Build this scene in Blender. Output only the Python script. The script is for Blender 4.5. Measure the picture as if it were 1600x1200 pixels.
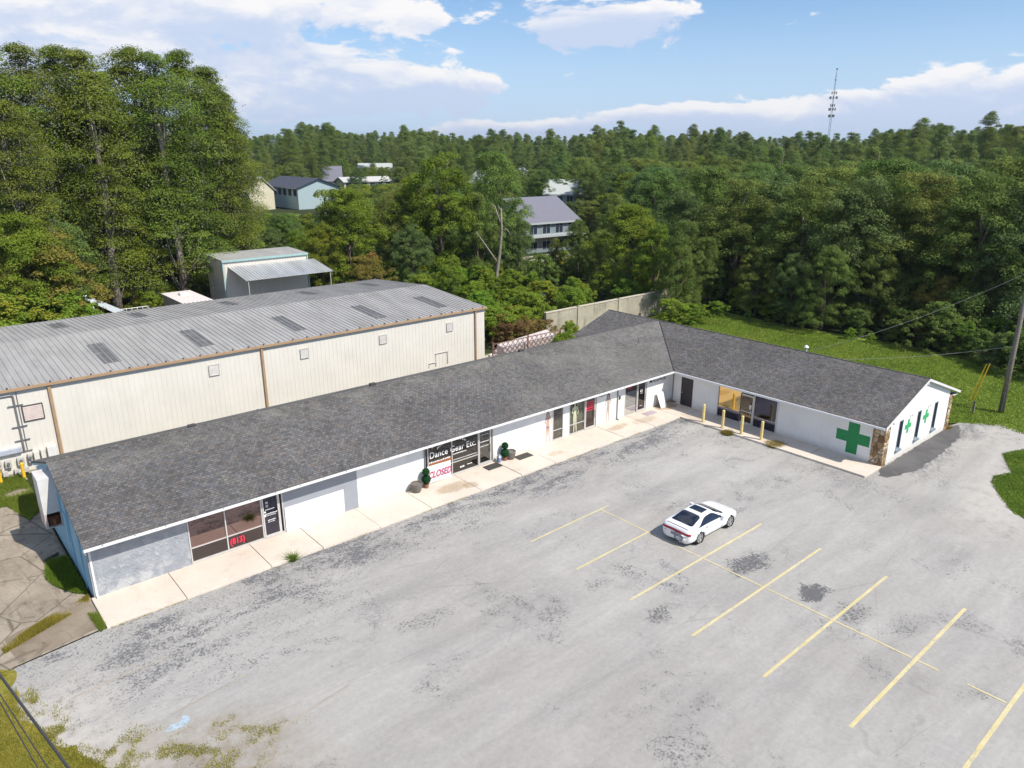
import bpy, bmesh, math, random
import numpy as np
from mathutils import Vector, Matrix
random.seed(7); RNG = np.random.default_rng(11)
S = bpy.context.scene
for o in list(bpy.data.objects): bpy.data.objects.remove(o)
R = math.radians

# ------------------------------------------------------------------ camera
FPX, PITCH, YAW = 1160.35, 0.31074, 0.86102          # focal length in px of the 1600 px wide photograph
CAM = np.array([-4.127, -30.84, 17.6])
FW = np.array([math.cos(YAW)*math.cos(PITCH), math.sin(YAW)*math.cos(PITCH), -math.sin(PITCH)])
RT = np.array([math.sin(YAW), -math.cos(YAW), 0.0]); UP = np.cross(RT, FW)
cd = bpy.data.cameras.new('camera'); cam = bpy.data.objects.new('camera', cd); S.collection.objects.link(cam)
cd.sensor_width = 36; cd.lens = FPX/1600*36; cd.clip_start = 0.5; cd.clip_end = 12000
cam.matrix_world = Matrix(((RT[0], UP[0], -FW[0], CAM[0]), (RT[1], UP[1], -FW[1], CAM[1]), (RT[2], UP[2], -FW[2], CAM[2]), (0, 0, 0, 1)))
S.camera = cam

def ray(x, y): return FW + RT*(x-800)/FPX + UP*(600-y)/FPX
def gnd(x, y, z=0.0):
    d = ray(x, y); return CAM + d*(z-CAM[2])/d[2]
def at(x, y, dist):
    d = ray(x, y); d = d/math.hypot(d[0], d[1]); return CAM + dist*d
def proj(P):
    d = np.asarray(P, float)-CAM; z = d@FW
    return 800+FPX*(d@RT)/z, 600-FPX*(d@UP)/z

# ------------------------------------------------------------------ sun and exposure
SUNV = Vector((0.67, -2.06, 2.50)).normalized()
sl = bpy.data.lights.new('sun', 'SUN'); so = bpy.data.objects.new('sun', sl); S.collection.objects.link(so)
sl.energy = 4.2; sl.angle = R(0.55); sl.color = (1.0, 0.94, 0.835)
so.rotation_euler = SUNV.to_track_quat('Z', 'Y').to_euler()
S.view_settings.view_transform = 'Standard'; S.view_settings.look = 'None'
S.view_settings.gamma = 1.0; S.view_settings.exposure = 0.42
try: S.view_settings.use_curve_mapping = False
except Exception: pass
S.render.engine = 'CYCLES'
S.cycles.max_bounces = 6; S.cycles.diffuse_bounces = 3; S.cycles.glossy_bounces = 3
S.cycles.transparent_max_bounces = 8; S.cycles.transmission_bounces = 3
S.cycles.use_denoising = True
S.cycles.caustics_reflective = False; S.cycles.caustics_refractive = False

# ------------------------------------------------------------------ node helper
class NT:
    def __init__(s, nt): s.nt = nt; s.N = nt.nodes; s.L = nt.links
    def n(s, t, **kw):
        x = s.N.new(t)
        for k, v in kw.items():
            if k.startswith('i_'): x.inputs[k[2:].replace('_', ' ')].default_value = v
            else: setattr(x, k, v)
        return x
    def put(s, sock, v):
        if isinstance(v, bpy.types.NodeSocket): s.L.new(v, sock)
        elif isinstance(v, (tuple, list)) and len(v) == 3 and sock.type == 'RGBA': sock.default_value = (*v, 1)
        else: sock.default_value = v
    def m(s, op, a, b=0.0, c=0.0, clamp=False):
        x = s.N.new('ShaderNodeMath'); x.operation = op; x.use_clamp = clamp
        s.put(x.inputs[0], a); s.put(x.inputs[1], b)
        if op in ('MULTIPLY_ADD', 'SMOOTH_MIN', 'SMOOTH_MAX'): s.put(x.inputs[2], c)
        return x.outputs[0]
    def mr(s, v, a, b, c=0.0, d=1.0, smooth=True):
        x = s.N.new('ShaderNodeMapRange'); x.interpolation_type = 'SMOOTHSTEP' if smooth else 'LINEAR'
        for i, q in enumerate((v, a, b, c, d)): s.put(x.inputs[i], q)
        return x.outputs[0]
    def mix(s, f, a, b, mode='MIX'):
        x = s.N.new('ShaderNodeMix'); x.data_type = 'RGBA'; x.blend_type = mode
        s.put(x.inputs[0], f); s.put(x.inputs[6], a); s.put(x.inputs[7], b); return x.outputs[2]
    def noise(s, vec, scale, detail=4, rough=0.55, dist=0.0, out=0):
        x = s.N.new('ShaderNodeTexNoise'); x.inputs['Scale'].default_value = scale
        x.inputs['Detail'].default_value = detail; x.inputs['Roughness'].default_value = rough
        x.inputs['Distortion'].default_value = dist
        if vec is not None: s.L.new(vec, x.inputs['Vector'])
        return x.outputs[out]
    def vor(s, vec, scale, feature='F1', out='Distance', rnd=1.0):
        x = s.N.new('ShaderNodeTexVoronoi'); x.feature = feature; x.inputs['Scale'].default_value = scale
        x.inputs['Randomness'].default_value = rnd
        if vec is not None: s.L.new(vec, x.inputs['Vector'])
        return x.outputs[out]
    def scale(s, vec, sc, loc=(0, 0, 0), rot=(0, 0, 0)):
        x = s.N.new('ShaderNodeMapping'); x.inputs['Scale'].default_value = sc
        x.inputs['Location'].default_value = loc; x.inputs['Rotation'].default_value = rot
        s.L.new(vec, x.inputs['Vector']); return x.outputs[0]
    def sep(s, vec):
        x = s.N.new('ShaderNodeSeparateXYZ'); s.L.new(vec, x.inputs[0]); return x.outputs
    def comb(s, a, b, c=0.0):
        x = s.N.new('ShaderNodeCombineXYZ')
        for i, q in enumerate((a, b, c)): s.put(x.inputs[i], q)
        return x.outputs[0]
    def ramp(s, f, stops):
        x = s.N.new('ShaderNodeValToRGB'); e = x.color_ramp.elements
        while len(e) < len(stops): e.new(0.5)
        for q, (p, c) in zip(e, stops): q.position = p; q.color = (*c, 1) if len(c) == 3 else c
        s.L.new(f, x.inputs[0]); return x.outputs[0]
    def bump(s, h, strength=0.3, dist=0.02):
        x = s.N.new('ShaderNodeBump'); x.inputs['Strength'].default_value = strength
        x.inputs['Distance'].default_value = dist; s.L.new(h, x.inputs['Height']); return x.outputs[0]

def newmat(name):
    m = bpy.data.materials.new(name); m.use_nodes = True
    t = NT(m.node_tree); b = t.N.get('Principled BSDF'); return m, t, b
def world_pos(t): return t.N.new('ShaderNodeNewGeometry').outputs['Position']
def plain(name, col, rough=0.6, metal=0.0, spec=0.5, var=0.12, sc=3.0, bump=0.0, dirt=None):
    """a real paint / plastic / metal: base colour with slight mottling and grime"""
    m, t, b = newmat(name); p = world_pos(t)
    n = t.noise(p, sc, 5, 0.6); f = t.mr(n, 0.3, 0.7, 1-var, 1+var*0.6, False)
    c = t.mix(1.0, (*col, 1)[:3], t.comb(f, f, f), 'MULTIPLY')
    if dirt:
        n2 = t.noise(t.scale(p, (1, 1, 0.35)), 1.3, 6, 0.65); c = t.mix(t.mr(n2, 0.5, 0.75, 0, dirt[1]), c, dirt[0])
    t.put(b.inputs['Base Color'], c); b.inputs['Roughness'].default_value = rough
    b.inputs['Metallic'].default_value = metal; b.inputs['Specular IOR Level'].default_value = spec
    if bump: t.put(b.inputs['Normal'], t.bump(t.noise(p, sc*8, 3), bump))
    return m

# ------------------------------------------------------------------ sky with clouds
W = bpy.data.worlds.new('World'); S.world = W; W.use_nodes = True
t = NT(W.node_tree); bg = t.N['Background']
sky = t.n('ShaderNodeTexSky', sky_type='NISHITA'); sky.sun_disc = False
sky.sun_elevation = math.asin(SUNV.z); sky.sun_rotation = math.atan2(SUNV.x, SUNV.y) % (2*math.pi)
sky.air_density = 1.0; sky.dust_density = 0.45; sky.ozone_density = 1.6; sky.altitude = 10
tc = t.N.new('ShaderNodeTexCoord').outputs['Generated']; sx, sy, sz = t.sep(tc)
el = t.m('ARCSINE', sz); az = t.m('ARCTAN2', sy, sx)
uv = t.comb(t.m('MULTIPLY', az, 1.0), t.m('MULTIPLY', el, 2.3), 0.0)
nz = t.noise(uv, 9.0, 8, 0.62, 0.3); nz_up = t.noise(t.scale(uv, (1, 1, 1), (0.004, 0.022, 0)), 9.0, 8, 0.62, 0.3)
nbig = t.noise(uv, 2.2, 4, 0.5)
blobs = [(230, 40, 330, 62, 1.1), (400, 70, 210, 62, 1.0), (90, 70, 190, 50, 0.8), (525, 22, 125, 40, 0.9), (640, 34, 50, 30, 0.7),
         (545, 140, 225, 44, 1.15), (440, 165, 150, 36, 0.85), (925, 24, 150, 36, 1.0), (870, 48, 90, 16, .6), (896, 118, 30, 8, 0.75), (680, 80, 60, 20, .35),
         (820, 200, 150, 15, 0.9), (1130, 182, 190, 22, 1.0), (1330, 172, 180, 32, 1.05), (1440, 150, 110, 28, 0.9), (1555, 138, 110, 42, 1.05), (1590, 88, 40, 10, 0.7), (1500, 188, 240, 18, 0.8),
         (-150, 120, 160, 60, 0.9), (1800, 120, 180, 60, 1.0), (100, -160, 320, 80, 0.8), (1100, -200, 300, 60, 0.7)]
mask = None; vs_ = None; qs_ = None
for (x, y, rx, ry, w) in blobs:
    d = ray(x, y); d = d/np.linalg.norm(d); a0 = math.atan2(d[1], d[0]); e0 = math.asin(d[2])
    ra, re = rx/FPX*1.0, ry/FPX*1.0
    u = t.m('DIVIDE', t.m('SUBTRACT', az, a0), ra); v = t.m('DIVIDE', t.m('SUBTRACT', el, e0), re)
    r2 = t.m('ADD', t.m('MULTIPLY', u, u), t.m('MULTIPLY', v, v))
    q = t.m('MULTIPLY', t.mr(r2, 0.0, 1.6, 1.0, 0.0, False), w)
    mask = q if mask is None else t.m('MAXIMUM', mask, q)
    qv = t.m('MULTIPLY', q, v); vs_ = qv if vs_ is None else t.m('ADD', vs_, qv); qs_ = q if qs_ is None else t.m('ADD', qs_, q)
dens = t.m('ADD', mask, t.m('MULTIPLY', t.m('SUBTRACT', nz, 0.5), 3.1))
cover = t.mr(dens, 0.40, 0.64, 0.0, 0.97)
fill_cloud = t.m('MULTIPLY', t.mr(nbig, 0.46, 0.60, 0, 0.85), t.m('MAXIMUM', t.mr(sx, -0.05, -0.30, 0, 1), t.mr(el, 0.5, 0.75, 0, 1)))      # unseen cloud added behind the camera and overhead to whiten the fill light
cover = t.m('MAXIMUM', cover, fill_cloud)
lit = t.mr(t.m('SUBTRACT', nz, nz_up), -0.07, 0.10, 0.0, 1.0, False)
under = t.mr(t.noise(t.scale(uv, (1, 1, 1), (3, 1, 0)), 5.0, 5, 0.5), 0.38, 0.62, 0.0, 1.0)
height = t.m('DIVIDE', vs_, t.m('MAXIMUM', qs_, 0.02))
edge = t.mr(dens, 0.5, 1.5, 0.35, 0.0)                                # thin sunlit rims, thicker greyer hearts
lit2 = t.mr(t.m('ADD', t.m('ADD', height, edge), t.m('ADD', t.m('MULTIPLY', t.m('SUBTRACT', lit, 0.5), 0.55), t.m('MULTIPLY', t.m('SUBTRACT', under, 0.5), 0.6))), -0.25, 0.85, 0.0, 1.0)
ccol = t.mix(lit2, (4.35, 5.05, 6.5), (7.25, 7.1, 7.05))
skyc = t.mix(1.0, sky.outputs[0], (0.70, 0.86, 1.05), 'MULTIPLY')
haze = t.mr(el, 0.0, 0.20, 0.75, 0.0)
skyc = t.mix(haze, skyc, (4.1, 5.3, 7.2))
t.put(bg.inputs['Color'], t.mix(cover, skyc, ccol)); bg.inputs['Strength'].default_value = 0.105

# ------------------------------------------------------------------ mesh helpers
COL = S.collection
class MB:
    def __init__(s): s.v = []; s.f = []; s.g = []
    def add(s, vs, fs):
        k = len(s.v); s.g.append((k, len(s.f))); s.v += [tuple(map(float, q)) for q in vs]; s.f += [tuple(i+k for i in f) for f in fs]; return s
    def box(s, x0, x1, y0, y1, z0, z1):
        return s.add([(x0, y0, z0), (x1, y0, z0), (x1, y1, z0), (x0, y1, z0), (x0, y0, z1), (x1, y0, z1), (x1, y1, z1), (x0, y1, z1)],
                     [(0, 3, 2, 1), (4, 5, 6, 7), (0, 1, 5, 4), (1, 2, 6, 5), (2, 3, 7, 6), (3, 0, 4, 7)])
    def quad(s, a, b, c, d): return s.add([a, b, c, d], [(0, 1, 2, 3)])
    def slab(s, pts, th):
        """polygon (ccw from above) given thickness downwards"""
        n = len(pts); lo = [(x, y, z-th) for x, y, z in pts]
        return s.add(list(pts)+lo, [tuple(range(n)), tuple(range(2*n-1, n-1, -1))]+[(i, i+n, (i+1) % n+n, (i+1) % n) for i in range(n)])
    def prism(s, pts, vec):
        n = len(pts); q = [(x+vec[0], y+vec[1], z+vec[2]) for x, y, z in pts]
        return s.add(list(pts)+q, [tuple(range(n-1, -1, -1)), tuple(range(n, 2*n))]+[(i, (i+1) % n, (i+1) % n+n, i+n) for i in range(n)])
    def tube(s, pts, rad, n=8, cap=True):
        pts = [np.array(p, float) for p in pts]; rad = [rad]*len(pts) if np.isscalar(rad) else rad
        rings = []
        for i, p in enumerate(pts):
            d = pts[min(i+1, len(pts)-1)]-pts[max(i-1, 0)]; d = d/(np.linalg.norm(d)+1e-9)
            a = np.cross(d, (0, 0, 1) if abs(d[2]) < 0.9 else (1, 0, 0)); a = a/np.linalg.norm(a); b = np.cross(d, a)
            rings.append([p+rad[i]*(a*math.cos(2*math.pi*k/n)+b*math.sin(2*math.pi*k/n)) for k in range(n)])
        vs = [q for r in rings for q in r]; fs = []
        for i in range(len(pts)-1):
            for k in range(n): fs.append((i*n+k, i*n+(k+1) % n, (i+1)*n+(k+1) % n, (i+1)*n+k))
        if cap: fs += [tuple(range(n-1, -1, -1)), tuple(range((len(pts)-1)*n, len(pts)*n))]
        return s.add(vs, fs)
    def lathe(s, c, prof, n=16):
        vs = [(c[0]+r*math.cos(2*math.pi*k/n), c[1]+r*math.sin(2*math.pi*k/n), c[2]+z) for r, z in prof for k in range(n)]
        fs = [(i*n+k, i*n+(k+1) % n, (i+1)*n+(k+1) % n, (i+1)*n+k) for i in range(len(prof)-1) for k in range(n)]
        return s.add(vs, fs+[tuple(range(n-1, -1, -1)), tuple(range((len(prof)-1)*n, len(prof)*n))])
    def build(s, name, mat, parent=None, smooth=False, origin=None, label=None, bevel=0):
        base = np.zeros(3)
        if parent is not None: base = np.array(parent['_o'])
        if origin is not None: base = np.array(origin, float)
        me = bpy.data.meshes.new(name)
        me.from_pydata([tuple(np.array(v)-base) for v in s.v], [], s.f); me.update()
        if mat: me.materials.append(mat)
        if smooth: me.polygons.foreach_set('use_smooth', [True]*len(me.polygons))
        o = bpy.data.objects.new(name, me); COL.objects.link(o)
        if parent is not None: o.parent = parent
        else: o.location = base
        o['_o'] = list(map(float, base))
        if label: o['label'] = label
        if bevel:
            md = o.modifiers.new('bevel', 'BEVEL'); md.width = bevel; md.segments = 2; md.limit_method = 'ANGLE'
        return o

def build_each(mb, name, mat, parent, per=1, **kw):
    """one part per `per` added shapes"""
    out = []
    for k in range(0, len(mb.g), per):
        q = MB(); v0, f0 = mb.g[k]; v1, f1 = mb.g[k+per] if k+per < len(mb.g) else (len(mb.v), len(mb.f))
        q.v = mb.v[v0:v1]; q.f = [tuple(i-v0 for i in f) for f in mb.f[f0:f1]]; out.append(q.build(name, mat, parent, **kw))
    return out
def tag(o, label=None, cat=None, group=None, kind=None):
    if label: o['label'] = label
    if cat: o['category'] = cat
    if group: o['group'] = group
    if kind: o['kind'] = kind
    return o
def thing(name, label, cat, loc=(0, 0, 0), group=None):
    o = bpy.data.objects.new(name, None); COL.objects.link(o); o.location = loc
    o.empty_display_size = 0.3; o['_o'] = list(map(float, loc)); return tag(o, label, cat, group)
def dup(root, loc=None, rotz=None, scale=None, label=None, group=None):
    def cp(o, par):
        c = o.copy(); COL.objects.link(c)
        if par is not None: c.parent = par
        for ch in o.children: cp(ch, c)
        return c
    r = cp(root, None)
    if loc is not None: r.location = loc
    if rotz is not None: r.rotation_euler = (0, 0, rotz)
    if scale is not None: r.scale = scale
    if label: r['label'] = label
    if group: r['group'] = group
    return r
def lettering(name, s, size, mat, parent, loc, rot=(R(90), 0, 0), shear=0.0, bold=0.0, sx=1.0, align='LEFT'):
    c = bpy.data.curves.new('t', 'FONT'); c.body = s; c.size = size; c.shear = shear; c.offset = bold; c.extrude = 0.002
    c.align_x = align; c.space_character = 1.05
    o = bpy.data.objects.new('t', c); COL.objects.link(o); bpy.context.view_layer.update()
    me = bpy.data.meshes.new_from_object(o.evaluated_get(bpy.context.evaluated_depsgraph_get()))
    bpy.data.objects.remove(o)
    base = Vector(parent['_o']) if parent is not None else Vector((0, 0, 0))
    M = Matrix.Translation(Vector(loc)-base) @ Matrix.Rotation(rot[2], 4, 'Z') @ Matrix.Rotation(rot[0], 4, 'X') @ Matrix.Diagonal((sx, 1, 1, 1))
    me.transform(M); me.materials.clear(); me.materials.append(mat)
    q = bpy.data.objects.new(name, me); COL.objects.link(q); q.parent = parent; q['_o'] = parent['_o']; return q

# ------------------------------------------------------------------ materials
def asphalt_material():
    m, t, b = newmat('weathered_asphalt'); p = world_pos(t); X, Y, Z = t.sep(p)
    big = t.noise(p, 0.09, 5, 0.6, 0.6); mid = t.noise(t.scale(p, (0.35, 1.0, 1), rot=(0, 0, R(8))), 0.55, 6, 0.62, 0.5)
    fine = t.noise(p, 9.0, 4, 0.7); grit = t.noise(p, 38.0, 2, 0.7)
    c = t.mix(t.mr(big, 0.35, 0.68), (0.342, 0.325, 0.303), (0.395, 0.38, 0.356))
    c = t.mix(t.m('MULTIPLY', t.mr(mid, 0.48, 0.72), 0.55), c, (0.305, 0.296, 0.284))
    c = t.mix(t.m('MULTIPLY', t.mr(t.noise(p, 0.35, 5, 0.6), 0.56, 0.72), 0.5), c, (0.42, 0.40, 0.37))
    g1 = t.noise(p, 5.0, 8, 0.82); g2 = t.noise(t.scale(p, (0.7, 1.3, 1)), 1.3, 8, 0.75, 0.6)
    c = t.mix(1.0, c, t.comb(*[t.mr(g1, 0.3, 0.7, 0.86, 1.12, False)]*3), 'MULTIPLY')
    c = t.mix(1.0, c, t.comb(*[t.mr(g2, 0.3, 0.7, 0.94, 1.05, False)]*3), 'MULTIPLY')
    stk = t.noise(t.scale(p, (0.12, 0.85, 1), rot=(0, 0, R(-2))), 1.0, 6, 0.65, 0.4); c = t.mix(1.0, c, t.comb(*[t.mr(stk, 0.3, 0.7, 0.88, 1.09, False)]*3), 'MULTIPLY')
    pits = t.mr(t.noise(p, 11.0, 4, 0.8), 0.66, 0.74, 0, 1); c = t.mix(t.m('MULTIPLY', pits, 0.35), c, (0.16, 0.155, 0.15))
    # worn, alligator-cracked areas where dark binder shows between pale stones
    def band(a0, a1, b0, b1): return None
    wy = t.m('ADD', Y, t.m('MULTIPLY', t.m('SUBTRACT', t.noise(t.scale(p, (0.5, 1, 1)), 0.35, 4, 0.6), 0.5), 4.5))
    along = t.m('MULTIPLY', t.mr(wy, -6.2, -3.4, 0, 1), t.mr(X, 38.5, 36.0, 0, 1))
    left = t.m('MULTIPLY', t.mr(X, 13.0, 4.0, 0, 1), t.mr(wy, -10.5, -5.0, 0, 1))
    corner = t.m('MULTIPLY', t.mr(X, 24.0, 31.0, 0, 1), t.mr(wy, -7.0, -3.5, 0, 1))
    east = t.m('MULTIPLY', t.mr(X, 35.5, 39.0, 0, 1), t.mr(wy, -19.2, -16.4, 0, 1))
    wing = t.m('MULTIPLY', t.mr(X, 32.0, 34.6, 0, 0.6), t.mr(X, 36.0, 35.0, 0, 1))
    zone = t.m('MAXIMUM', t.m('MAXIMUM', t.m('MULTIPLY', along, 1.15), left), t.m('MAXIMUM', corner, t.m('MAXIMUM', east, wing)))
    patch = t.mr(t.noise(t.scale(p, (0.6, 1.25, 1)), 0.42, 6, 0.68, 0.8), 0.42, 0.66, 0, 1)
    scatter = t.m('MULTIPLY', t.mr(t.noise(p, 0.30, 6, 0.75, 0.6), 0.50, 0.68, 0, 1), 0.62)
    amt = t.m('MAXIMUM', t.m('MULTIPLY', zone, t.m('MULTIPLY_ADD', patch, 0.70, 0.30)), scatter)
    spk = t.noise(p, 10.5, 5, 0.8, 0.5); spk2 = t.noise(p, 2.6, 5, 0.7, 1.2)
    den = t.m('ADD', t.m('MULTIPLY_ADD', spk2, 0.35, t.m('MULTIPLY', spk, 0.9)), t.m('MULTIPLY', amt, 0.20))
    sp = t.m('MULTIPLY', t.mr(den, 0.745, 0.80, 0, 1), t.mr(amt, 0.03, 0.3, 0, 1))
    c = t.mix(t.m('MULTIPLY', sp, 0.88), c, (0.085, 0.086, 0.094))
    c = t.mix(t.m('MULTIPLY', amt, 0.22), c, (0.21, 0.21, 0.215))
    # oil drips under parked cars
    oil = None; X_, Y_ = X, Y; od = t.sep(t.noise(p, 1.1, 4, 0.7, 0, 1)); X = t.m('ADD', X, t.m('MULTIPLY', t.m('SUBTRACT', od[0], 0.5), 2.2)); Y = t.m('ADD', Y, t.m('MULTIPLY', t.m('SUBTRACT', od[1], 0.5), 1.6))
    for (ox, oy, rx, ry, w) in [(22.6, -15.8, 1.5, .8, .9), (22.6, -18.8, .8, .6, 1.15), (22.5, -20.5, 1.0, .7, .65), (23.2, -22.2, 1.1, .7, .4), (16.6, -15.6, 1.0, .5, .7), (16.4, -12.6, .7, .4, .5),
                                (13.8, -19.6, .9, .4, .4), (26.5, -12.6, .9, .25, .5), (14.9, -17.0, .7, .3, .4), (12.0, -11.2, 1.2, .4, .4), (9.5, -9.9, 1.6, .5, .45), (21.0, -25.2, 1.0, .5, .25), (28.0, -18.5, .8, .5, .35)]:
        u = t.m('DIVIDE', t.m('SUBTRACT', X, ox), rx); v = t.m('DIVIDE', t.m('SUBTRACT', Y, oy), ry)
        q = t.m('MULTIPLY', t.mr(t.m('ADD', t.m('MULTIPLY', u, u), t.m('MULTIPLY', v, v)), 0.0, 1.6, 1, 0), w)
        oil = q if oil is None else t.m('MAXIMUM', oil, q)
    X, Y = X_, Y_
    on = t.m('MAXIMUM', t.mr(t.m('ADD', t.m('MULTIPLY', oil, 0.26), t.m('MULTIPLY', t.noise(p, 8.5, 5, 0.8, 0.4), 1.0)), 0.64, 0.70, 0, 0.85), t.m('MULTIPLY', oil, 0.16))
    c = t.mix(t.m('MULTIPLY', on, t.mr(oil, 0.02, 0.3, 0, 1)), c, (0.085, 0.085, 0.09))
    # thin wandering cracks, mostly along the rows
    wp = t.mix(0.045, p, t.noise(p, 0.5, 4, 0.6, 0, 1), 'LINEAR_LIGHT')
    cr = t.vor(t.scale(wp, (0.06, 0.24, 1), rot=(0, 0, R(3))), 1.0, 'DISTANCE_TO_EDGE')
    crm = t.m('MULTIPLY', t.mr(cr, 0.0, 0.0055, 1, 0), t.mr(t.noise(p, 0.22, 3), 0.47, 0.6, 0, 1))
    c = t.mix(t.m('MULTIPLY', crm, 0.30), c, (0.17, 0.155, 0.135))
    cell = t.vor(t.scale(wp, (1, 1, 1)), 2.2, 'DISTANCE_TO_EDGE')
    c = t.mix(t.m('MULTIPLY', t.m('MULTIPLY', t.mr(cell, 0.0, 0.05, 1, 0), amt), 0.55), c, (0.115, 0.113, 0.115))
    # sand washed over the edges of the lot
    ew = t.m('ADD', Y, t.m('MULTIPLY', t.m('SUBTRACT', t.noise(p, 0.5, 5, 0.6), 0.5), 3.0))
    sand = t.m('MULTIPLY', t.mr(X, 0.5, -2.6, 0, 1), t.mr(ew, -3.5, -6.0, 0, 1))
    sand = t.m('MAXIMUM', sand, t.m('MULTIPLY', t.mr(X, 31.0, 37.0, 0, 1), t.mr(ew, -18.7, -20.6, 0, 1)))
    sand = t.m('MAXIMUM', sand, t.m('MULTIPLY', t.mr(X, 43.0, 47.5, 0, 0.7), t.mr(ew, -15.0, -17.5, 0, 1)))
    sand = t.m('MULTIPLY', sand, t.mr(t.noise(p, 1.6, 6, 0.7), 0.30, 0.6, 0, 1))
    dirt = t.m('MULTIPLY', t.mr(t.m('ADD', t.m('MULTIPLY', X, 0.35), ew), -8.2, -10.6, 0, 1), t.mr(X, 4.5, 1.0, 0, 1))
    c = t.mix(t.m('MULTIPLY', dirt, t.mr(t.noise(p, 0.9, 6, 0.7), 0.36, 0.60, 0.15, 0.8)), c, (0.25, 0.205, 0.15))
    c = t.mix(t.m('MULTIPLY', sand, 0.85), c, (0.47, 0.44, 0.40))
    t.put(b.inputs['Base Color'], c); b.inputs['Roughness'].default_value = 0.93; b.inputs['Specular IOR Level'].default_value = 0.25
    h = t.m('ADD', t.m('MULTIPLY', fine, 0.5), t.m('MULTIPLY', grit, 0.6)); t.put(b.inputs['Normal'], t.bump(h, 0.25, 0.02))
    return m
def concrete_material(name, col, col2, stain=0.3, dark=(0.2, 0.17, 0.13), joints=None, rusty=None):
    m, t, b = newmat(name); p = world_pos(t); X, Y, Z = t.sep(p)
    c = t.mix(t.mr(t.noise(p, 0.5, 6, 0.62), 0.32, 0.68), col, col2)
    c = t.mix(t.m('MULTIPLY', t.mr(t.noise(p, 1.1, 7, 0.7, 1.0), 0.53, 0.72), stain), c, dark)
    c = t.mix(1.0, c, t.comb(*[t.mr(t.noise(p, 14, 4, 0.7), 0.2, 0.8, 0.9, 1.08, False)]*3), 'MULTIPLY')
    for (ox, oy, rx, ry, w) in (rusty or []):
        u = t.m('DIVIDE', t.m('SUBTRACT', X, ox), rx); v = t.m('DIVIDE', t.m('SUBTRACT', Y, oy), ry)
        q = t.mr(t.m('ADD', t.m('MULTIPLY', u, u), t.m('MULTIPLY', v, v)), 0.0, 1.3, 1, 0)
        q = t.mr(t.m('ADD', q, t.m('MULTIPLY', t.m('SUBTRACT', t.noise(p, 2.6, 6, 0.75), 0.5), 1.5)), 0.35, 1.0, 0, w)
        c = t.mix(t.m('MULTIPLY', q, 1.0), c, (0.30, 0.20, 0.10))
    t.put(b.inputs['Base Color'], c); b.inputs['Roughness'].default_value = 0.85; b.inputs['Specular IOR Level'].default_value = 0.3
    t.put(b.inputs['Normal'], t.bump(t.noise(p, 20, 4, 0.7), 0.12)); return m
def grass_material(name, a, bb, cc, bare=0.25, dirt=(0.17, 0.13, 0.085)):
    m, t, b = newmat(name); p = world_pos(t)
    c = t.mix(t.mr(t.noise(p, 0.22, 6, 0.65), 0.35, 0.66), a, bb)
    c = t.mix(t.m('MULTIPLY', t.mr(t.noise(p, 1.7, 5, 0.7), 0.42, 0.66), 0.75), c, cc)
    c = t.mix(t.m('MULTIPLY', t.mr(t.noise(p, 0.6, 6, 0.7, 0.8), 0.60, 0.72), bare), c, dirt)
    c = t.mix(1.0, c, t.comb(*[t.mr(t.noise(p, 11, 4, 0.8), 0.25, 0.75, 0.55, 1.35, False)]*3), 'MULTIPLY')
    t.put(b.inputs['Base Color'], c); b.inputs['Roughness'].default_value = 0.95; b.inputs['Specular IOR Level'].default_value = 0.1
    t.put(b.inputs['Normal'], t.bump(t.noise(p, 16, 4, 0.8), 0.6, 0.05)); return m
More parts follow.
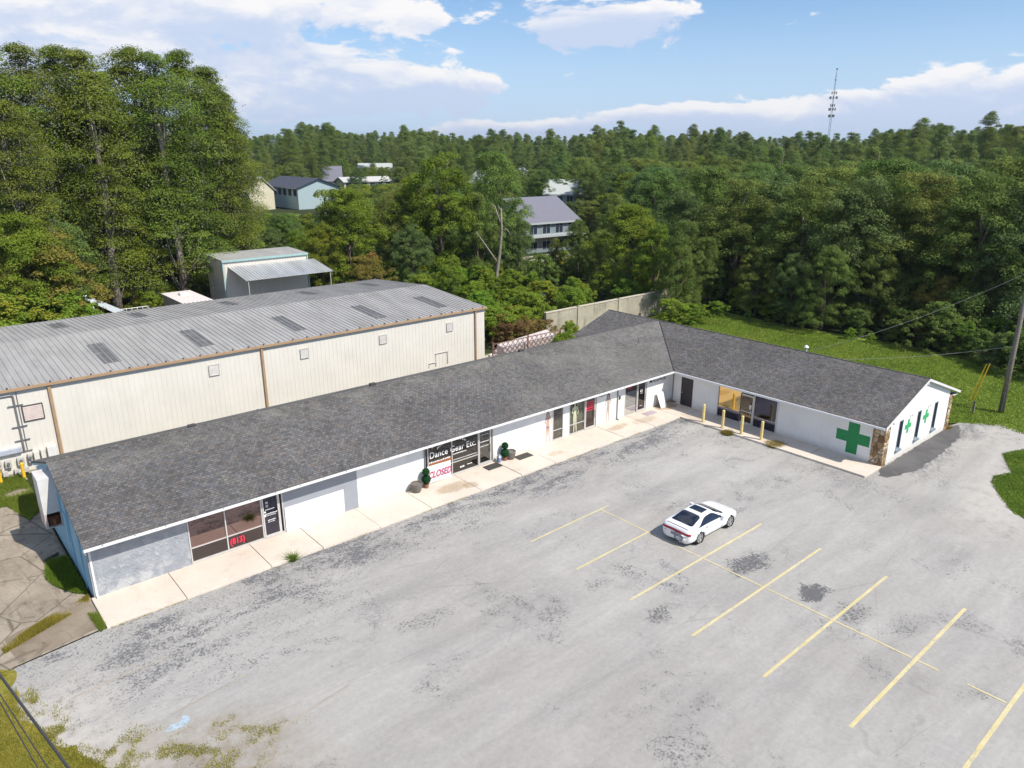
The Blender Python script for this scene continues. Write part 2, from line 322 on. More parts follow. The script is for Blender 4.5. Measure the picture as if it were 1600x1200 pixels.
def shingle_material(name, along_y=False, pale=True):
    m, t, b = newmat(name); p = world_pos(t); X, Y, Z = t.sep(p)
    u, v = (Y, X) if along_y else (X, Y)
    vec = t.comb(u, t.m('MULTIPLY', v, 1.055), 0.0)
    br = t.n('ShaderNodeTexBrick'); t.L.new(vec, br.inputs['Vector']); br.offset = 0.37; br.offset_frequency = 2; br.squash = 1.0
    for k, q in (('Scale', 1.0), ('Mortar Size', 0.012), ('Mortar Smooth', 0.2), ('Bias', 0.0), ('Brick Width', 0.20), ('Row Height', 0.142)): br.inputs[k].default_value = q
    br.inputs['Color1'].default_value = (0.084, 0.080, 0.078, 1); br.inputs['Color2'].default_value = (0.150, 0.143, 0.137, 1); br.inputs['Mortar'].default_value = (0.05, 0.05, 0.055, 1)
    br2 = t.n('ShaderNodeTexBrick'); t.L.new(t.scale(vec, (1, 1, 1), (0.13, 0.0, 0)), br2.inputs['Vector']); br2.offset = 0.61
    for k, q in (('Scale', 1.0), ('Mortar Size', 0.0), ('Bias', 0.1), ('Brick Width', 0.13), ('Row Height', 0.142)): br2.inputs[k].default_value = q
    br2.inputs['Color1'].default_value = (0.80, 0.80, 0.80, 1); br2.inputs['Color2'].default_value = (1.18, 1.17, 1.15, 1); br2.inputs['Mortar'].default_value = (1, 1, 1, 1)
    c = t.mix(1.0, br.outputs[0], br2.outputs[0], 'MULTIPLY')
    tint = t.vor(t.scale(vec, (3.2, 7.04, 1)), 1.0, 'F1', 'Color'); tr = t.sep(tint)[0]
    c = t.mix(t.m('MULTIPLY', t.mr(tr, 0.80, 0.95, 0, 1), 0.30), c, (0.17, 0.13, 0.105))
    c = t.mix(t.m('MULTIPLY', t.mr(tr, 0.2, 0.06, 0, 1), 0.3), c, (0.10, 0.11, 0.14))
    if pale:                                                       # sun-bleached, lichen-tinged stretch towards the inner corner
        q = t.m('MULTIPLY', t.mr(X, 18.0, 33.0, 0, 1), t.mr(t.noise(t.scale(p, (0.25, 0.6, 1)), 0.55, 5, 0.65), 0.35, 0.68, 0.15, 1))
        c = t.mix(t.m('MULTIPLY', q, 0.30), c, (0.24, 0.235, 0.205))
        q2 = t.m('MULTIPLY', t.mr(Y, 2.6, 5.0, 0, 1), t.mr(t.noise(p, 0.7, 4), 0.4, 0.62, 0.2, 1))
        c = t.mix(t.m('MULTIPLY', q2, 0.22), c, (0.25, 0.24, 0.20))
    big = t.noise(p, 0.35, 5, 0.6)
    c = t.mix(1.0, c, t.comb(*[t.mr(big, 0.3, 0.7, 0.82, 1.16, False)]*3), 'MULTIPLY')
    t.put(b.inputs['Base Color'], c); b.inputs['Roughness'].default_value = 0.9; b.inputs['Specular IOR Level'].default_value = 0.3
    rowf = t.m('FRACT', t.m('DIVIDE', t.m('MULTIPLY', v, 1.055), 0.142))
    h = t.m('ADD', t.m('MULTIPLY', t.m('SUBTRACT', 1.0, rowf), 0.5), t.m('MULTIPLY', t.noise(p, 30, 3, .7), 0.35))
    t.put(b.inputs['Normal'], t.bump(h, 0.45, 0.02)); return m
def metal_sheet(name, col, rust=0.15, rough=0.42, metal=0.55):
    m, t, b = newmat(name); p = world_pos(t)
    n = t.noise(t.scale(p, (1.2, 0.25, 1)), 0.9, 6, 0.65)
    c = t.mix(t.mr(n, 0.3, 0.72), col, tuple(q*0.72 for q in col))
    c = t.mix(t.m('MULTIPLY', t.mr(t.noise(t.scale(p, (2.5, 0.5, 1)), 1.4, 6, 0.7), 0.56, 0.74), rust), c, (0.20, 0.19, 0.17))
    t.put(b.inputs['Base Color'], c); b.inputs['Metallic'].default_value = metal
    t.put(b.inputs['Roughness'], t.mr(n, 0.2, 0.8, rough-0.05, rough+0.18, False)); return m
def film_glass(name, col, rough=0.03, ior=0.0):
    m, t, b = newmat(name); b.inputs['Base Color'].default_value = (*col, 1); b.inputs['Metallic'].default_value = 1.0
    b.inputs['Roughness'].default_value = rough
    p = world_pos(t); t.put(b.inputs['Normal'], t.bump(t.noise(p, 1.2, 2), 0.03, 0.02)); return m
def clear_glass(name, refl=0.22, tint=(0.75, 0.78, 0.76)):
    m, t, b = newmat(name); out = [n for n in t.N if n.type == 'OUTPUT_MATERIAL'][0]
    g = t.n('ShaderNodeBsdfGlossy'); g.inputs['Roughness'].default_value = 0.02; g.inputs['Color'].default_value = (0.9, 0.9, 0.9, 1)
    tr = t.n('ShaderNodeBsdfTransparent'); tr.inputs['Color'].default_value = (*tint, 1)
    mx = t.n('ShaderNodeMixShader'); mx.inputs[0].default_value = refl
    t.L.new(tr.outputs[0], mx.inputs[1]); t.L.new(g.outputs[0], mx.inputs[2]); t.L.new(mx.outputs[0], out.inputs[0]); return m

def wall_material():
    m, t, b = newmat('white_painted_block'); p = world_pos(t); X, Y, Z = t.sep(p)
    c = t.mix(t.mr(t.noise(p, 0.8, 5, .6), .35, .7), (0.80, 0.795, 0.77), (0.74, 0.735, 0.71))
    st = t.noise(t.scale(p, (3.0, 3.0, .35)), 1.0, 5, .7)
    c = t.mix(t.mr(st, .56, .74, 0, .30), c, (0.56, 0.52, 0.45))
    sp = t.mr(t.m('ADD', Z, t.m('MULTIPLY', t.noise(p, 2.2, 6, .75), .75)), .95, .38, 0, .55); c = t.mix(sp, c, (0.50, 0.43, 0.34))
    u = t.m('ADD', X, Y); j = t.m('MINIMUM', t.m('ABSOLUTE', t.m('SUBTRACT', t.m('FRACT', t.m('DIVIDE', Z, .203)), .5)), 9.0)
    jm = t.mr(j, .46, .5, 0, .16); c = t.mix(jm, c, (0.45, 0.44, 0.42))
    c = t.mix(t.mr(t.m('ABSOLUTE', t.m('SUBTRACT', t.m('FRACT', t.m('DIVIDE', u, 1.22)), .5)), .488, .5, 0, .22), c, (0.45, 0.44, 0.42))
    t.put(b.inputs['Base Color'], c); b.inputs['Roughness'].default_value = .75; b.inputs['Specular IOR Level'].default_value = .3; return m
ASPH = asphalt_material()
M = {
 'white_wall': wall_material(),
 'grey_wall': plain('grey_paint', (0.30, 0.315, 0.35), 0.75, var=0.07, sc=1.2),
 'white_trim': plain('white_aluminium', (0.74, 0.74, 0.73), 0.45, var=0.07, dirt=((0.45, 0.42, 0.38), 0.22)),
 'frame': plain('aluminium_frame', (0.60, 0.585, 0.565), 0.4, metal=0.3, var=0.08),
 'dark_line': plain('dark_gap', (0.03, 0.03, 0.03), 0.8),
 'blue_wall': plain('blue_paint', (0.27, 0.50, 0.64), 0.7, var=0.12, sc=1.5, dirt=((0.18, 0.34, 0.44), 0.5)),
 'shingle_x': shingle_material('shingles_x', False), 'shingle_y': shingle_material('shingles_y', True, False),
 'siding': plain('cream_steel_siding', (0.70, 0.665, 0.595), 0.5, var=0.05, sc=0.7, dirt=((0.48, 0.43, 0.34), 0.16)),
 'tan_trim': plain('tan_trim', (0.40, 0.265, 0.155), 0.5, var=0.12),
 'steel_roof': metal_sheet('galvanised_roof', (0.44, 0.425, 0.405), 0.35, .5, .15),
 'skylight': plain('dirty_skylight', (0.15, 0.15, 0.15), 0.5, var=0.35, sc=5, dirt=((0.30, 0.30, 0.30), 0.6)),
 'vent': plain('grey_louvre', (0.50, 0.48, 0.45), 0.5), 'pink_vent': plain('faded_louvre', (0.56, 0.46, 0.42), 0.6),
 'dark_metal': plain('dark_metal', (0.10, 0.09, 0.085), 0.5, metal=0.3), 'conduit': plain('grey_conduit', (0.26, 0.27, 0.28), 0.45, metal=0.5),
 'yellow': plain('yellow_paint', (0.80, 0.50, 0.03), 0.5), 'cream_post': plain('cream_yellow_paint', (0.76, 0.60, 0.23), 0.55, var=0.15, sc=6, dirt=((0.45, 0.33, 0.18), 0.3)),
 'line': None, 'green': plain('green_paint', (0.012, 0.235, 0.07), 0.65, var=0.08), 'green2': plain('light_green_paint', (0.04, 0.38, 0.13), 0.65, var=0.1),
 'door_dark': plain('dark_door', (0.035, 0.028, 0.034), 0.6, var=0.2), 'mat_dark': plain('rubber_mat', (0.055, 0.05, 0.045), 0.9, var=0.3, sc=20),
 'mat_pink': plain('faded_mat', (0.44, 0.36, 0.40), 0.9, var=0.35, sc=12), 'pot': plain('grey_brown_resin', (0.155, 0.135, 0.12), 0.6, var=0.2, sc=9),
 'terracotta': plain('terracotta', (0.30, 0.13, 0.08), 0.8), 'board': plain('primed_board', (0.70, 0.68, 0.66), 0.7, var=0.06),
 'magenta': plain('magenta_lettering', (0.42, 0.05, 0.16), 0.7), 'white_letter': plain('white_vinyl', (0.82, 0.82, 0.80), 0.6), 'grey_letter': plain('grey_vinyl', (0.45, 0.45, 0.46), 0.6),
 'red_letter': plain('red_vinyl', (0.80, 0.03, 0.08), 0.5), 'black_letter': plain('black_paint', (0.025, 0.028, 0.03), 0.7), 'orange': plain('orange_banner', (0.33, 0.12, 0.045), 0.7, var=0.3, sc=10),
 'skin': plain('mural_skin', (0.52, 0.33, 0.24), 0.8, var=0.1, sc=12), 'skin_pale': plain('mural_pale', (0.42, 0.35, 0.30), 0.8, var=0.12, sc=12), 'hair': plain('mural_hair', (0.055, 0.035, 0.03), 0.8), 'hair_red': plain('mural_brown_hair', (0.30, 0.16, 0.11), 0.8, var=0.4, sc=30),
 'mural_blue': plain('mural_blue', (0.16, 0.18, 0.34), 0.8), 'wood': plain('grey_pole_wood', (0.20, 0.175, 0.145), 0.85, var=0.25, sc=7),
 'lattice': plain('rust_brown_lattice', (0.21, 0.115, 0.085), 0.8, var=0.25, sc=8), 'block': plain('stained_render', (0.40, 0.36, 0.29), 0.9, var=0.2, sc=1.1, dirt=((0.12, 0.10, 0.08), 0.75), bump=0.3),
 'wire': plain('black_cable', (0.05, 0.05, 0.05), 0.6), 'rock_fill': plain('pale_rubble', (0.56, 0.50, 0.48), 0.9, var=0.25, sc=3, bump=0.3, dirt=((.30, .20, .15), .4)),
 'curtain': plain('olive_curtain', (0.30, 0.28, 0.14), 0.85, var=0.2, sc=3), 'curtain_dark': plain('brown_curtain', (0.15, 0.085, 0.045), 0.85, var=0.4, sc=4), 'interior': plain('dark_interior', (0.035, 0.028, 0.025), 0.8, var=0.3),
 'shelf': plain('merchandise', (0.26, 0.20, 0.13), 0.7, var=0.6, sc=6), 'red_brown': plain('red_brown_skirting', (0.11, 0.055, 0.04), 0.7, var=0.5, sc=7),
}
def line_material():
    m, t, b = newmat('worn_yellow_paint'); p = world_pos(t)
    c = t.mix(t.mr(t.noise(p, 1.2, 5, 0.7), 0.35, 0.7), (0.56, 0.47, 0.23), (0.64, 0.56, 0.33))
    w = t.mr(t.m('ADD', t.noise(p, 12, 6, 0.8), t.m('MULTIPLY', t.noise(p, 0.8, 4, 0.6), 0.55)), 0.80, 0.92, 0, 0.85)
    t.put(b.inputs['Base Color'], t.mix(w, c, (0.34, 0.33, 0.31))); b.inputs['Roughness'].default_value = 0.85; return m
M['line'] = line_material()
def tarp_material():
    m, t, b = newmat('grey_plastic_sheet'); p = world_pos(t)
    n = t.noise(p, 1.6, 5, 0.6); wr = t.noise(t.scale(p, (1, 1, 1), rot=(0, R(35), 0)), 2.2, 6, 0.6, 2.5)
    c = t.mix(t.mr(n, 0.35, 0.7), (0.28, 0.30, 0.335), (0.36, 0.375, 0.40)); c = t.mix(t.mr(wr, 0.60, 0.70, 0, 0.45), c, (0.62, 0.63, 0.65))
    X, Y, Z = t.sep(p); c = t.mix(t.m('MULTIPLY', t.mr(Z, 1.2, 0.2, 0, 0.5), t.mr(n, 0.45, 0.6)), c, (0.56, 0.56, 0.56))
    t.put(b.inputs['Base Color'], c); b.inputs['Roughness'].default_value = 0.38
    t.put(b.inputs['Normal'], t.bump(t.m('ADD', wr, t.noise(p, 5, 4, .6, 1.0)), 0.8, 0.06)); return m
M['tarp'] = tarp_material()
def stone_material():
    m, t, b = newmat('fieldstone_veneer'); p = world_pos(t); q = t.scale(p, (3.6, 3.6, 3.0))
    col = t.sep(t.vor(q, 1.0, 'F1', 'Color'))[0]; ed = t.vor(q, 1.0, 'DISTANCE_TO_EDGE')
    c = t.ramp(col, [(0.0, (0.16, 0.085, 0.035)), (0.35, (0.36, 0.22, 0.10)), (0.65, (0.50, 0.37, 0.22)), (1.0, (0.62, 0.52, 0.38))])
    c = t.mix(1.0, c, t.comb(*[t.mr(t.noise(p, 9, 4, .7), .25, .75, .7, 1.25, False)]*3), 'MULTIPLY')
    c = t.mix(t.mr(ed, 0.0, 0.07, 1, 0), c, (0.10, 0.075, 0.05)); t.put(b.inputs['Base Color'], c); b.inputs['Roughness'].default_value = 0.85
    t.put(b.inputs['Normal'], t.bump(t.mr(ed, 0, 0.25), 0.9, 0.05)); return m
M['stone'] = stone_material()
G = {'film_brown': film_glass('brown_mirror_film', (0.27, 0.195, 0.19)), 'film_dark': film_glass('dark_mirror_film', (0.115, 0.10, 0.105)),
     'film_gold': film_glass('gold_mirror_film', (0.62, 0.45, 0.20)), 'film_night': film_glass('blue_black_glass', (0.085, 0.085, 0.12)), 'film_blue': film_glass('blue_grey_glass', (0.40, 0.43, 0.47)),
     'clear': clear_glass('shop_glass', 0.12), 'clear_dark': clear_glass('tinted_shop_glass', 0.10, (0.45, 0.42, 0.40))}

# ------------------------------------------------------------------ ground, lot, pavements
def sheet(name, pts, z, mat, kind='structure', jag=0.0, step=0.5, seed=1):
    """flat polygon; jag roughens its outline the way soil and broken edges do"""
    if jag:
        rr = random.Random(seed); out = []
        for i, a in enumerate(pts):
            b2 = pts[(i+1) % len(pts)]; L = math.hypot(b2[0]-a[0], b2[1]-a[1]); n = max(1, int(L/step)) if L < 25 else 1
            for k in range(n):
                s = k/n; out.append((a[0]+(b2[0]-a[0])*s+rr.uniform(-jag, jag)*(k > 0), a[1]+(b2[1]-a[1])*s+rr.uniform(-jag, jag)*(k > 0)))
        pts = out
    bm = bmesh.new(); vs = [bm.verts.new((x, y, z)) for x, y in pts]; f = bm.faces.new(vs)
    if f.normal.z < 0 or True: bmesh.ops.recalc_face_normals(bm, faces=[f])
    f.normal_update()
    if f.normal.z < 0: f.normal_flip()
    bmesh.ops.triangulate(bm, faces=[f]); me = bpy.data.meshes.new(name); bm.to_mesh(me); bm.free(); me.materials.append(mat)
    o = bpy.data.objects.new(name, me); COL.objects.link(o)
    if kind: o['kind'] = kind
    return o
GRASS = grass_material('lawn_turf', (0.15, 0.21, 0.03), (0.21, 0.26, 0.045), (0.11, 0.165, 0.025), 0.25)
YGRASS = grass_material('dry_verge_turf', (0.20, 0.20, 0.035), (0.34, 0.27, 0.06), (0.14, 0.16, 0.03), 0.75, (0.33, 0.24, 0.13))
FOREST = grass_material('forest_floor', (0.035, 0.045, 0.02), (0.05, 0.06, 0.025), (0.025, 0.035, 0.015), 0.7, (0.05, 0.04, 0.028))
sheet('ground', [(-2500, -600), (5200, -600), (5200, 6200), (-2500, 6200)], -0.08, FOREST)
sheet('lawn', [(35, 10.5), (35, 18.8), (46, 19.5), (67, 19), (66, 8), (67, -4), (66.5, -12), (67, -22), (76, -34), (60, -38), (50.5, -25), (49.4, -18.8), (49.9, -17.2), (48.6, -15.0), (47.2, -14.3), (46.9, -13), (46.9, 10)], -0.02, GRASS, jag=0.22, seed=3)
sheet('side_lawn', [(48.5, -23.0), (46.6, -19.5), (44.9, -18.9), (43.4, -19.6), (42.2, -20.2), (41.0, -19.7), (40.0, -19.9), (38.6, -20.7), (37.2, -21.6), (36.4, -22.6), (36.6, -24.2), (33.5, -26.5), (30, -32), (44, -40), (58, -34)], 0.022, GRASS, jag=0.16, step=0.35, seed=4)
sheet('back_yard', [(-30, 34), (-30, 56), (34, 56), (40, 40), (40, 34)], -0.02, concrete_material('yard_gravel', (0.17, 0.15, 0.12), (0.12, 0.10, 0.08), 0.5, (0.05, 0.05, 0.03)))
sheet('yard_slab', [(33.4, 10.8), (33.4, 18.5), (40.3, 18.5), (40.3, 10.8)], -0.012, concrete_material('pale_slab', (0.50, 0.46, 0.44), (0.42, 0.37, 0.33), 0.5, (0.22, 0.14, 0.09)))
sheet('verge', [(-3.2, -2.9), (-3.5, -5.0), (-3.0, -6.9), (-2.35, -8.6), (-1.7, -10.4), (-1.3, -13.0), (-1.2, -17), (-2.5, -30), (-9, -30), (-9, -1.6), (-4.2, -1.8)], 0.014, YGRASS, jag=0.16, step=0.35, seed=5)
sheet('parking_lot', [(-0.15, -2.35), (-3.3, -2.75), (-5.5, -3.2), (-5, -8), (-3.5, -13), (-3, -34), (20, -44), (66, -44), (62, -30), (49.9, -18.4), (50.4, -17.0), (48.7, -15.1), (47.3, -14.85), (37.3, -14.95), (35.3, -14.96), (35.3, -2.25), (10, -2.35)], 0.0, ASPH)
DRIVE = concrete_material('old_driveway_concrete', (0.37, 0.315, 0.25), (0.25, 0.21, 0.165), 0.85, (0.11, 0.09, 0.065))
def weather(mat):
    """cracks, moss and dark run-off streaks of an old slab"""
    t = NT(mat.node_tree); b = t.N['Principled BSDF']; old = b.inputs['Base Color'].links[0].from_socket; p = world_pos(t); X, Y, Z = t.sep(p)
    wp = t.mix(0.06, p, t.noise(p, 0.9, 5, 0.65, 0, 1), 'LINEAR_LIGHT'); cr = t.vor(wp, 0.42, 'DISTANCE_TO_EDGE')
    c = t.mix(t.mr(cr, 0, 0.018, 0.8, 0), old, (0.09, 0.075, 0.05))
    st = t.noise(t.scale(p, (1.6, .5, 1), rot=(0, 0, R(20))), 1.3, 7, .72, .8); c = t.mix(t.mr(st, .50, .66, 0, .6), c, (0.15, 0.125, 0.09))
    c = t.mix(t.mr(t.noise(p, 2.3, 6, .7), .58, .70, 0, .5), c, (0.48, 0.42, 0.34)); c = t.mix(t.mr(t.noise(p, .8, 6, .7, 1.), .60, .70, 0, .55), c, (0.17, 0.17, 0.05))
    t.put(b.inputs['Base Color'], t.mix(1.0, c, t.comb(*[t.mr(t.noise(p, 8, 5, .8), .3, .7, .8, 1.18, False)]*3), 'MULTIPLY'))
weather(DRIVE)
sheet('driveway', [(-0.1, -2.25), (-3.1, -2.65), (-6, -3.1), (-10, -3), (-10, 15.9), (-0.1, 15.9)], -0.004, DRIVE)
sheet('driveway_dark_slab', [(-0.25, -2.15), (-3.0, -2.5), (-3.2, -0.6), (-0.35, 0.45)], 0.003, concrete_material('brown_slab', (0.20, 0.16, 0.115), (0.30, 0.25, 0.19), 0.8, (0.11, 0.085, 0.06)), jag=0.05, seed=8)
WALK = concrete_material('pavement_concrete', (0.66, 0.585, 0.50), (0.61, 0.53, 0.45), 0.32, (0.40, 0.32, 0.23),
    rusty=[(17.1, -1.25, 1.4, .7, .55), (18.0, -1.6, .6, .5, .5), (30.6, -1.0, 1.2, .5, .5), (33.0, -1.3, 1.5, .6, .35), (24.5, -1.5, .8, .4, .35), (36.2, -0.5, 1.3, .8, .75), (35.8, -3.0, .4, 1.5, .3)])
wk = MB()
xs = [-0.12, 2.85, 6.45, 8.9, 11.9, 14.9, 18.1, 21.0, 23.6, 26.6, 29.6, 32.6, 35.30]                     # cast bays with open joints
rj = random.Random(4)
for a, b2 in zip(xs[:-1], xs[1:]): wk.box(a+0.012, b2-0.012, -2.42-rj.uniform(0, 0.03), 0.05, -0.1, 0.115+rj.uniform(-0.012, 0.012))
ys = [0.05, -2.4, -5.2, -8.2, -11.4, -15.02]
for a, b2 in zip(ys[:-1], ys[1:]): wk.box(35.32, 37.36, b2+0.012, a-0.012, -0.1, 0.115+rj.uniform(-0.01, 0.01))
wo = wk.build('pavement', WALK, bevel=0.012); tag(wo, kind='structure')
PATCH = concrete_material('fresh_asphalt_strip', (0.085, 0.083, 0.085), (0.125, 0.12, 0.12), 0.35, (0.22, 0.205, 0.18))
sheet('asphalt_strip', [(37.4, -15.0), (36.2, -15.35), (36.3, -15.8), (38.5, -16.5), (42.5, -16.4), (46.0, -16.1), (48.3, -15.3), (47.5, -14.95)], 0.006, PATCH, jag=0.08, step=0.3, seed=9)
# painted bay lines (worn); paint is part of the lot
pl = MB()
def ln(x0, y0, x1, y1, w, z=0.006):
    L = math.hypot(x1-x0, y1-y0); nx, ny = -(y1-y0)/L*w/2, (x1-x0)/L*w/2
    pl.quad((x0+nx, y0+ny, z), (x0-nx, y0-ny, z), (x1-nx, y1-ny, z), (x1+nx, y1+ny, z))
ln(16.55, -8.1, 22.05, -7.98, .085); ln(16.50, -11.15, 21.45, -11.08, .10)
for i, (y, xa, xb, w) in enumerate([(-14.2, 16.5, 26.25, .11), (-17.25, 16.5, 26.25, .115), (-20.25, 16.5, 26.2, .12), (-23.33, 16.5, 26.2, .13), (-26.33, 16.9, 26.2, .135)]): ln(xa, y, xb, y+0.03, w, 0.006)
for y0, y1 in ((-8.0, -12.3), (-12.3, -17.2), (-17.4, -23.2), (-23.4, -24.1), (-25.0, -26.2)): ln(21.42-(y0+11)*0.004, y0, 21.42-(y1+11)*0.004, y1, .075, 0.010)
lo = pl.build('parking_lines', M['line']); tag(lo, kind='structure')
pf = MB(); pl = pf; ln(-2.0, -5.75, 1.15, -5.6, .07); ln(1.3, -11.8, 5.4, -11.2, .06); ln(0.3, -8.7, 2.9, -8.4, .07)
fo = pf.build('faded_lines', concrete_material('ghost_paint', (0.40, 0.35, 0.27), (0.30, 0.28, 0.25), 0.8, (0.24, 0.23, 0.22))); tag(fo, kind='structure')
sheet('blue_paint_spill', [(-0.1, -9.35), (0.15, -9.15), (0.42, -9.2), (0.55, -9.0), (0.75, -9.15), (0.7, -9.4), (0.45, -9.5), (0.2, -9.48)], 0.007, plain('spilt_blue_paint', (0.38, 0.46, 0.53), 0.6, var=0.25, sc=6), jag=0.03, step=0.1)
# ------------------------------------------------------------------ the L-shaped shop building
RID, EZ, OV = 4.45, 2.62, 0.55
LX = 37.34                                                       # inner corner x; the wing runs from here towards the viewer
bld = thing('shop_building', 'long white L-shaped single-storey row of shops under a dark grey shingle roof', 'building', (0, 0, 0))
wl = MB(); T = 0.22; HZ = 2.36
def pier(x0, x1, m=None): (m or wl).box(x0, x1, 0, T, -0.05, HZ)
g2 = MB(); pier(8.22, 12.12, g2)
pier(12.12, 16.25); pier(20.95, 25.66); pier(26.57, 27.10); pier(29.62, 32.34); pier(34.62, LX)
wl.box(3.87, 8.22, 0.0, T, HZ, 2.52); g2.box(8.22, 12.12, 0.0, T, HZ, 2.52); wl.box(12.12, LX, 0.0, T, HZ, 2.52)
# the wing: wall facing the lot (x = LX), gable wall (y = -14.95), far and back walls
YS = -14.95; WX = 46.75
def pierw(y0, y1): wl.box(LX, LX+T, y0, y1, -0.05, HZ)
pierw(-0.86, 0.0); pierw(-3.90, -1.86); pierw(-14.27, -8.32); wl.box(LX, LX+T, -14.27, 0.0, HZ, 2.52)
def zroof(x): return RID-(abs(x-42.04)/5.25)*(RID-EZ)
gp = [(LX+0.55, YS, -0.05), (46.45, YS, -0.05), (46.45, YS, zroof(46.45)-.1), (42.04, YS, RID-.1), (LX+0.55, YS, zroof(LX+.55)-.1)]
# gable wall with three tall slots: built as vertical strips between the openings
wins = [(39.10, 39.62), (41.62, 42.14), (44.12, 44.64)]; wz0, wz1 = 0.62, 2.42
cuts = [LX+0.55]+[q for w_ in wins for q in w_]+[46.45]
def strip(x0, x1, z0, z1=None):
    ps = [(x0, YS, z0), (x1, YS, z0)]
    if z1 is not None: ps += [(x1, YS, z1), (x0, YS, z1)]
    else:
        ps += [(x1, YS, zroof(x1)-.1)]
        if x0 < 42.04 < x1: ps += [(42.04, YS, RID-.1)]
        ps += [(x0, YS, zroof(x0)-.1)]
    wl.prism(ps, (0, T, 0))
for k in range(0, len(cuts), 2): strip(cuts[k], cuts[k+1], -0.05)
for a, b2 in wins: strip(a, b2, -0.05, wz0); strip(a, b2, wz1)
wl.box(WX-T, WX, YS+T, 9.9, -0.05, 2.5); wl.box(0.25, WX-T, 9.9, 10.1, -0.05, 2.5)
wl.build('white_wall', M['white_wall'], bld)
g2.build('grey_wall', M['grey_wall'], bld, label='slate grey painted stretch of wall')
wp = MB(); wp.box(8.24, 11.32, -0.05, -0.012, 0.13, 1.38)
for k in range(1, 12): wp.box(8.24+k*0.257-0.008, 8.24+k*0.257+0.008, -0.062, -0.052, 0.14, 1.37)
wp.build('wall_panel', plain('white_grooved_panel', (0.74, 0.745, 0.74), 0.6, var=0.05), bld, label='white grooved panel low on the grey wall')
tp = MB()
nx, nz_ = 60, 36; vs = []
rr = np.random.default_rng(3)
gx = np.linspace(0.0, 3.86, nx); gz = np.linspace(0.0, 2.50, nz_)
ph = rr.uniform(0, 6.28, 14); kx = rr.uniform(1, 9, 14); kz = rr.uniform(-8, 8, 14)
for z in gz:
    for x in gx:
        w_ = sum(math.sin(kx[i]*x+kz[i]*z+ph[i])/(1.5+i*0.4) for i in range(14))*0.006
        vs.append((x, -0.02-abs(w_)-0.004, z))
fs = [(j*nx+i, j*nx+i+1, (j+1)*nx+i+1, (j+1)*nx+i) for j in range(nz_-1) for i in range(nx-1)]
tp.add(vs, fs); tp.build('plastic_sheet', M['tarp'], bld, smooth=True, label='wrinkled grey plastic sheeting over the end shopfront')
sk = MB(); sk.box(-0.0, 3.87, 0.0, T, -0.05, 2.52); sk.build('boarded_front', M['grey_wall'], bld)
# blue end wall
bw = MB(); bw.prism([(0.0, 0.23, -0.05), (0.0, 10.1, -0.05), (0.0, 10.1, 2.50), (0.0, 5.06, 4.33), (0.0, 0.23, 2.74)], (T, 0, 0))
bw.build('blue_end_wall', M['blue_wall'], bld, label='faded blue gable wall')
be = MB()
for y, z in ((1.1, 2.55), (2.9, 3.15)): be.box(-0.05, -0.004, y, y+0.09, 0.0 if y < 2 else .3, z)
be.box(-0.06, -0.004, 3.3, 3.9, 1.2, 2.5); build_each(be, 'wall_batten', M['blue_wall'], bld)
fb = MB()
for y0, z0, y1, z1 in ((-0.55, 2.50, 5.06, 4.34), (10.67, 2.50, 5.06, 4.34)):
    fb.prism([(-0.10, y0, z0-0.10), (-0.10, y1, z1-0.10), (-0.10, y1, z1+0.07), (-0.10, y0, z0+0.07)], (0.03, 0, 0))
fb.build('bargeboard', M['blue_wall'], bld)
# roofs
rf = MB(); th = 0.10
rf.slab([(-0.13, -0.58, EZ), (36.79, -0.58, EZ), (42.04, 5.06, RID), (-0.13, 5.06, RID)], th)
rf.slab([(-0.13, 5.065, RID), (42.04, 5.065, RID), (36.79, 10.67, EZ), (-0.13, 10.67, EZ)], th)
r1 = rf.build('roof', M['shingle_x'], bld)
rf = MB()
YB = 10.4
rf.slab([(36.79, -15.16, EZ), (42.04, -15.16, RID+.002), (42.04, YB, RID+.002), (36.79, YB, EZ)][::-1][::-1], th)
rf.slab([(42.045, -15.16, RID+.002), (47.55, -15.16, 2.55), (47.55, YB, 2.55), (42.045, YB, RID+.002)], th)
r2 = rf.build('wing_roof', M['shingle_y'], bld)
rc = MB(); rc.tube([(-0.13, 5.06, RID+.0), (41.5, 5.06, RID+.0)], .045, 6); rc.tube([(42.04, -15.16, RID), (42.04, YB, RID)], .045, 6); rc.build('ridge_cap', M['shingle_x'], bld)
vl = MB(); vl.tube([(36.79, -.58, EZ+.01), (42.0, 5.02, RID+.0)], .05, 6); vl.build('valley_flashing', plain('valley_dark', (0.05, 0.05, 0.055), 0.9), bld)
rv = MB()
for x, y, z0, h in ((9.5, 5.3, 4.25, .32), (37.4, 3.2, 3.8, .38), (27.0, 5.5, 4.2, .2)): rv.tube([(x, y, z0), (x, y, z0+h)], .04, 8)
build_each(rv, 'vent_pipe', M['conduit'], bld)
sc = MB()
for x, y in ((6.0, 5.2), (16.2, 5.25), (27.6, 5.25)): sc.box(x, x+.35, y, y+.25, 4.36, 4.54)
build_each(sc, 'roof_vent', M['dark_metal'], bld)
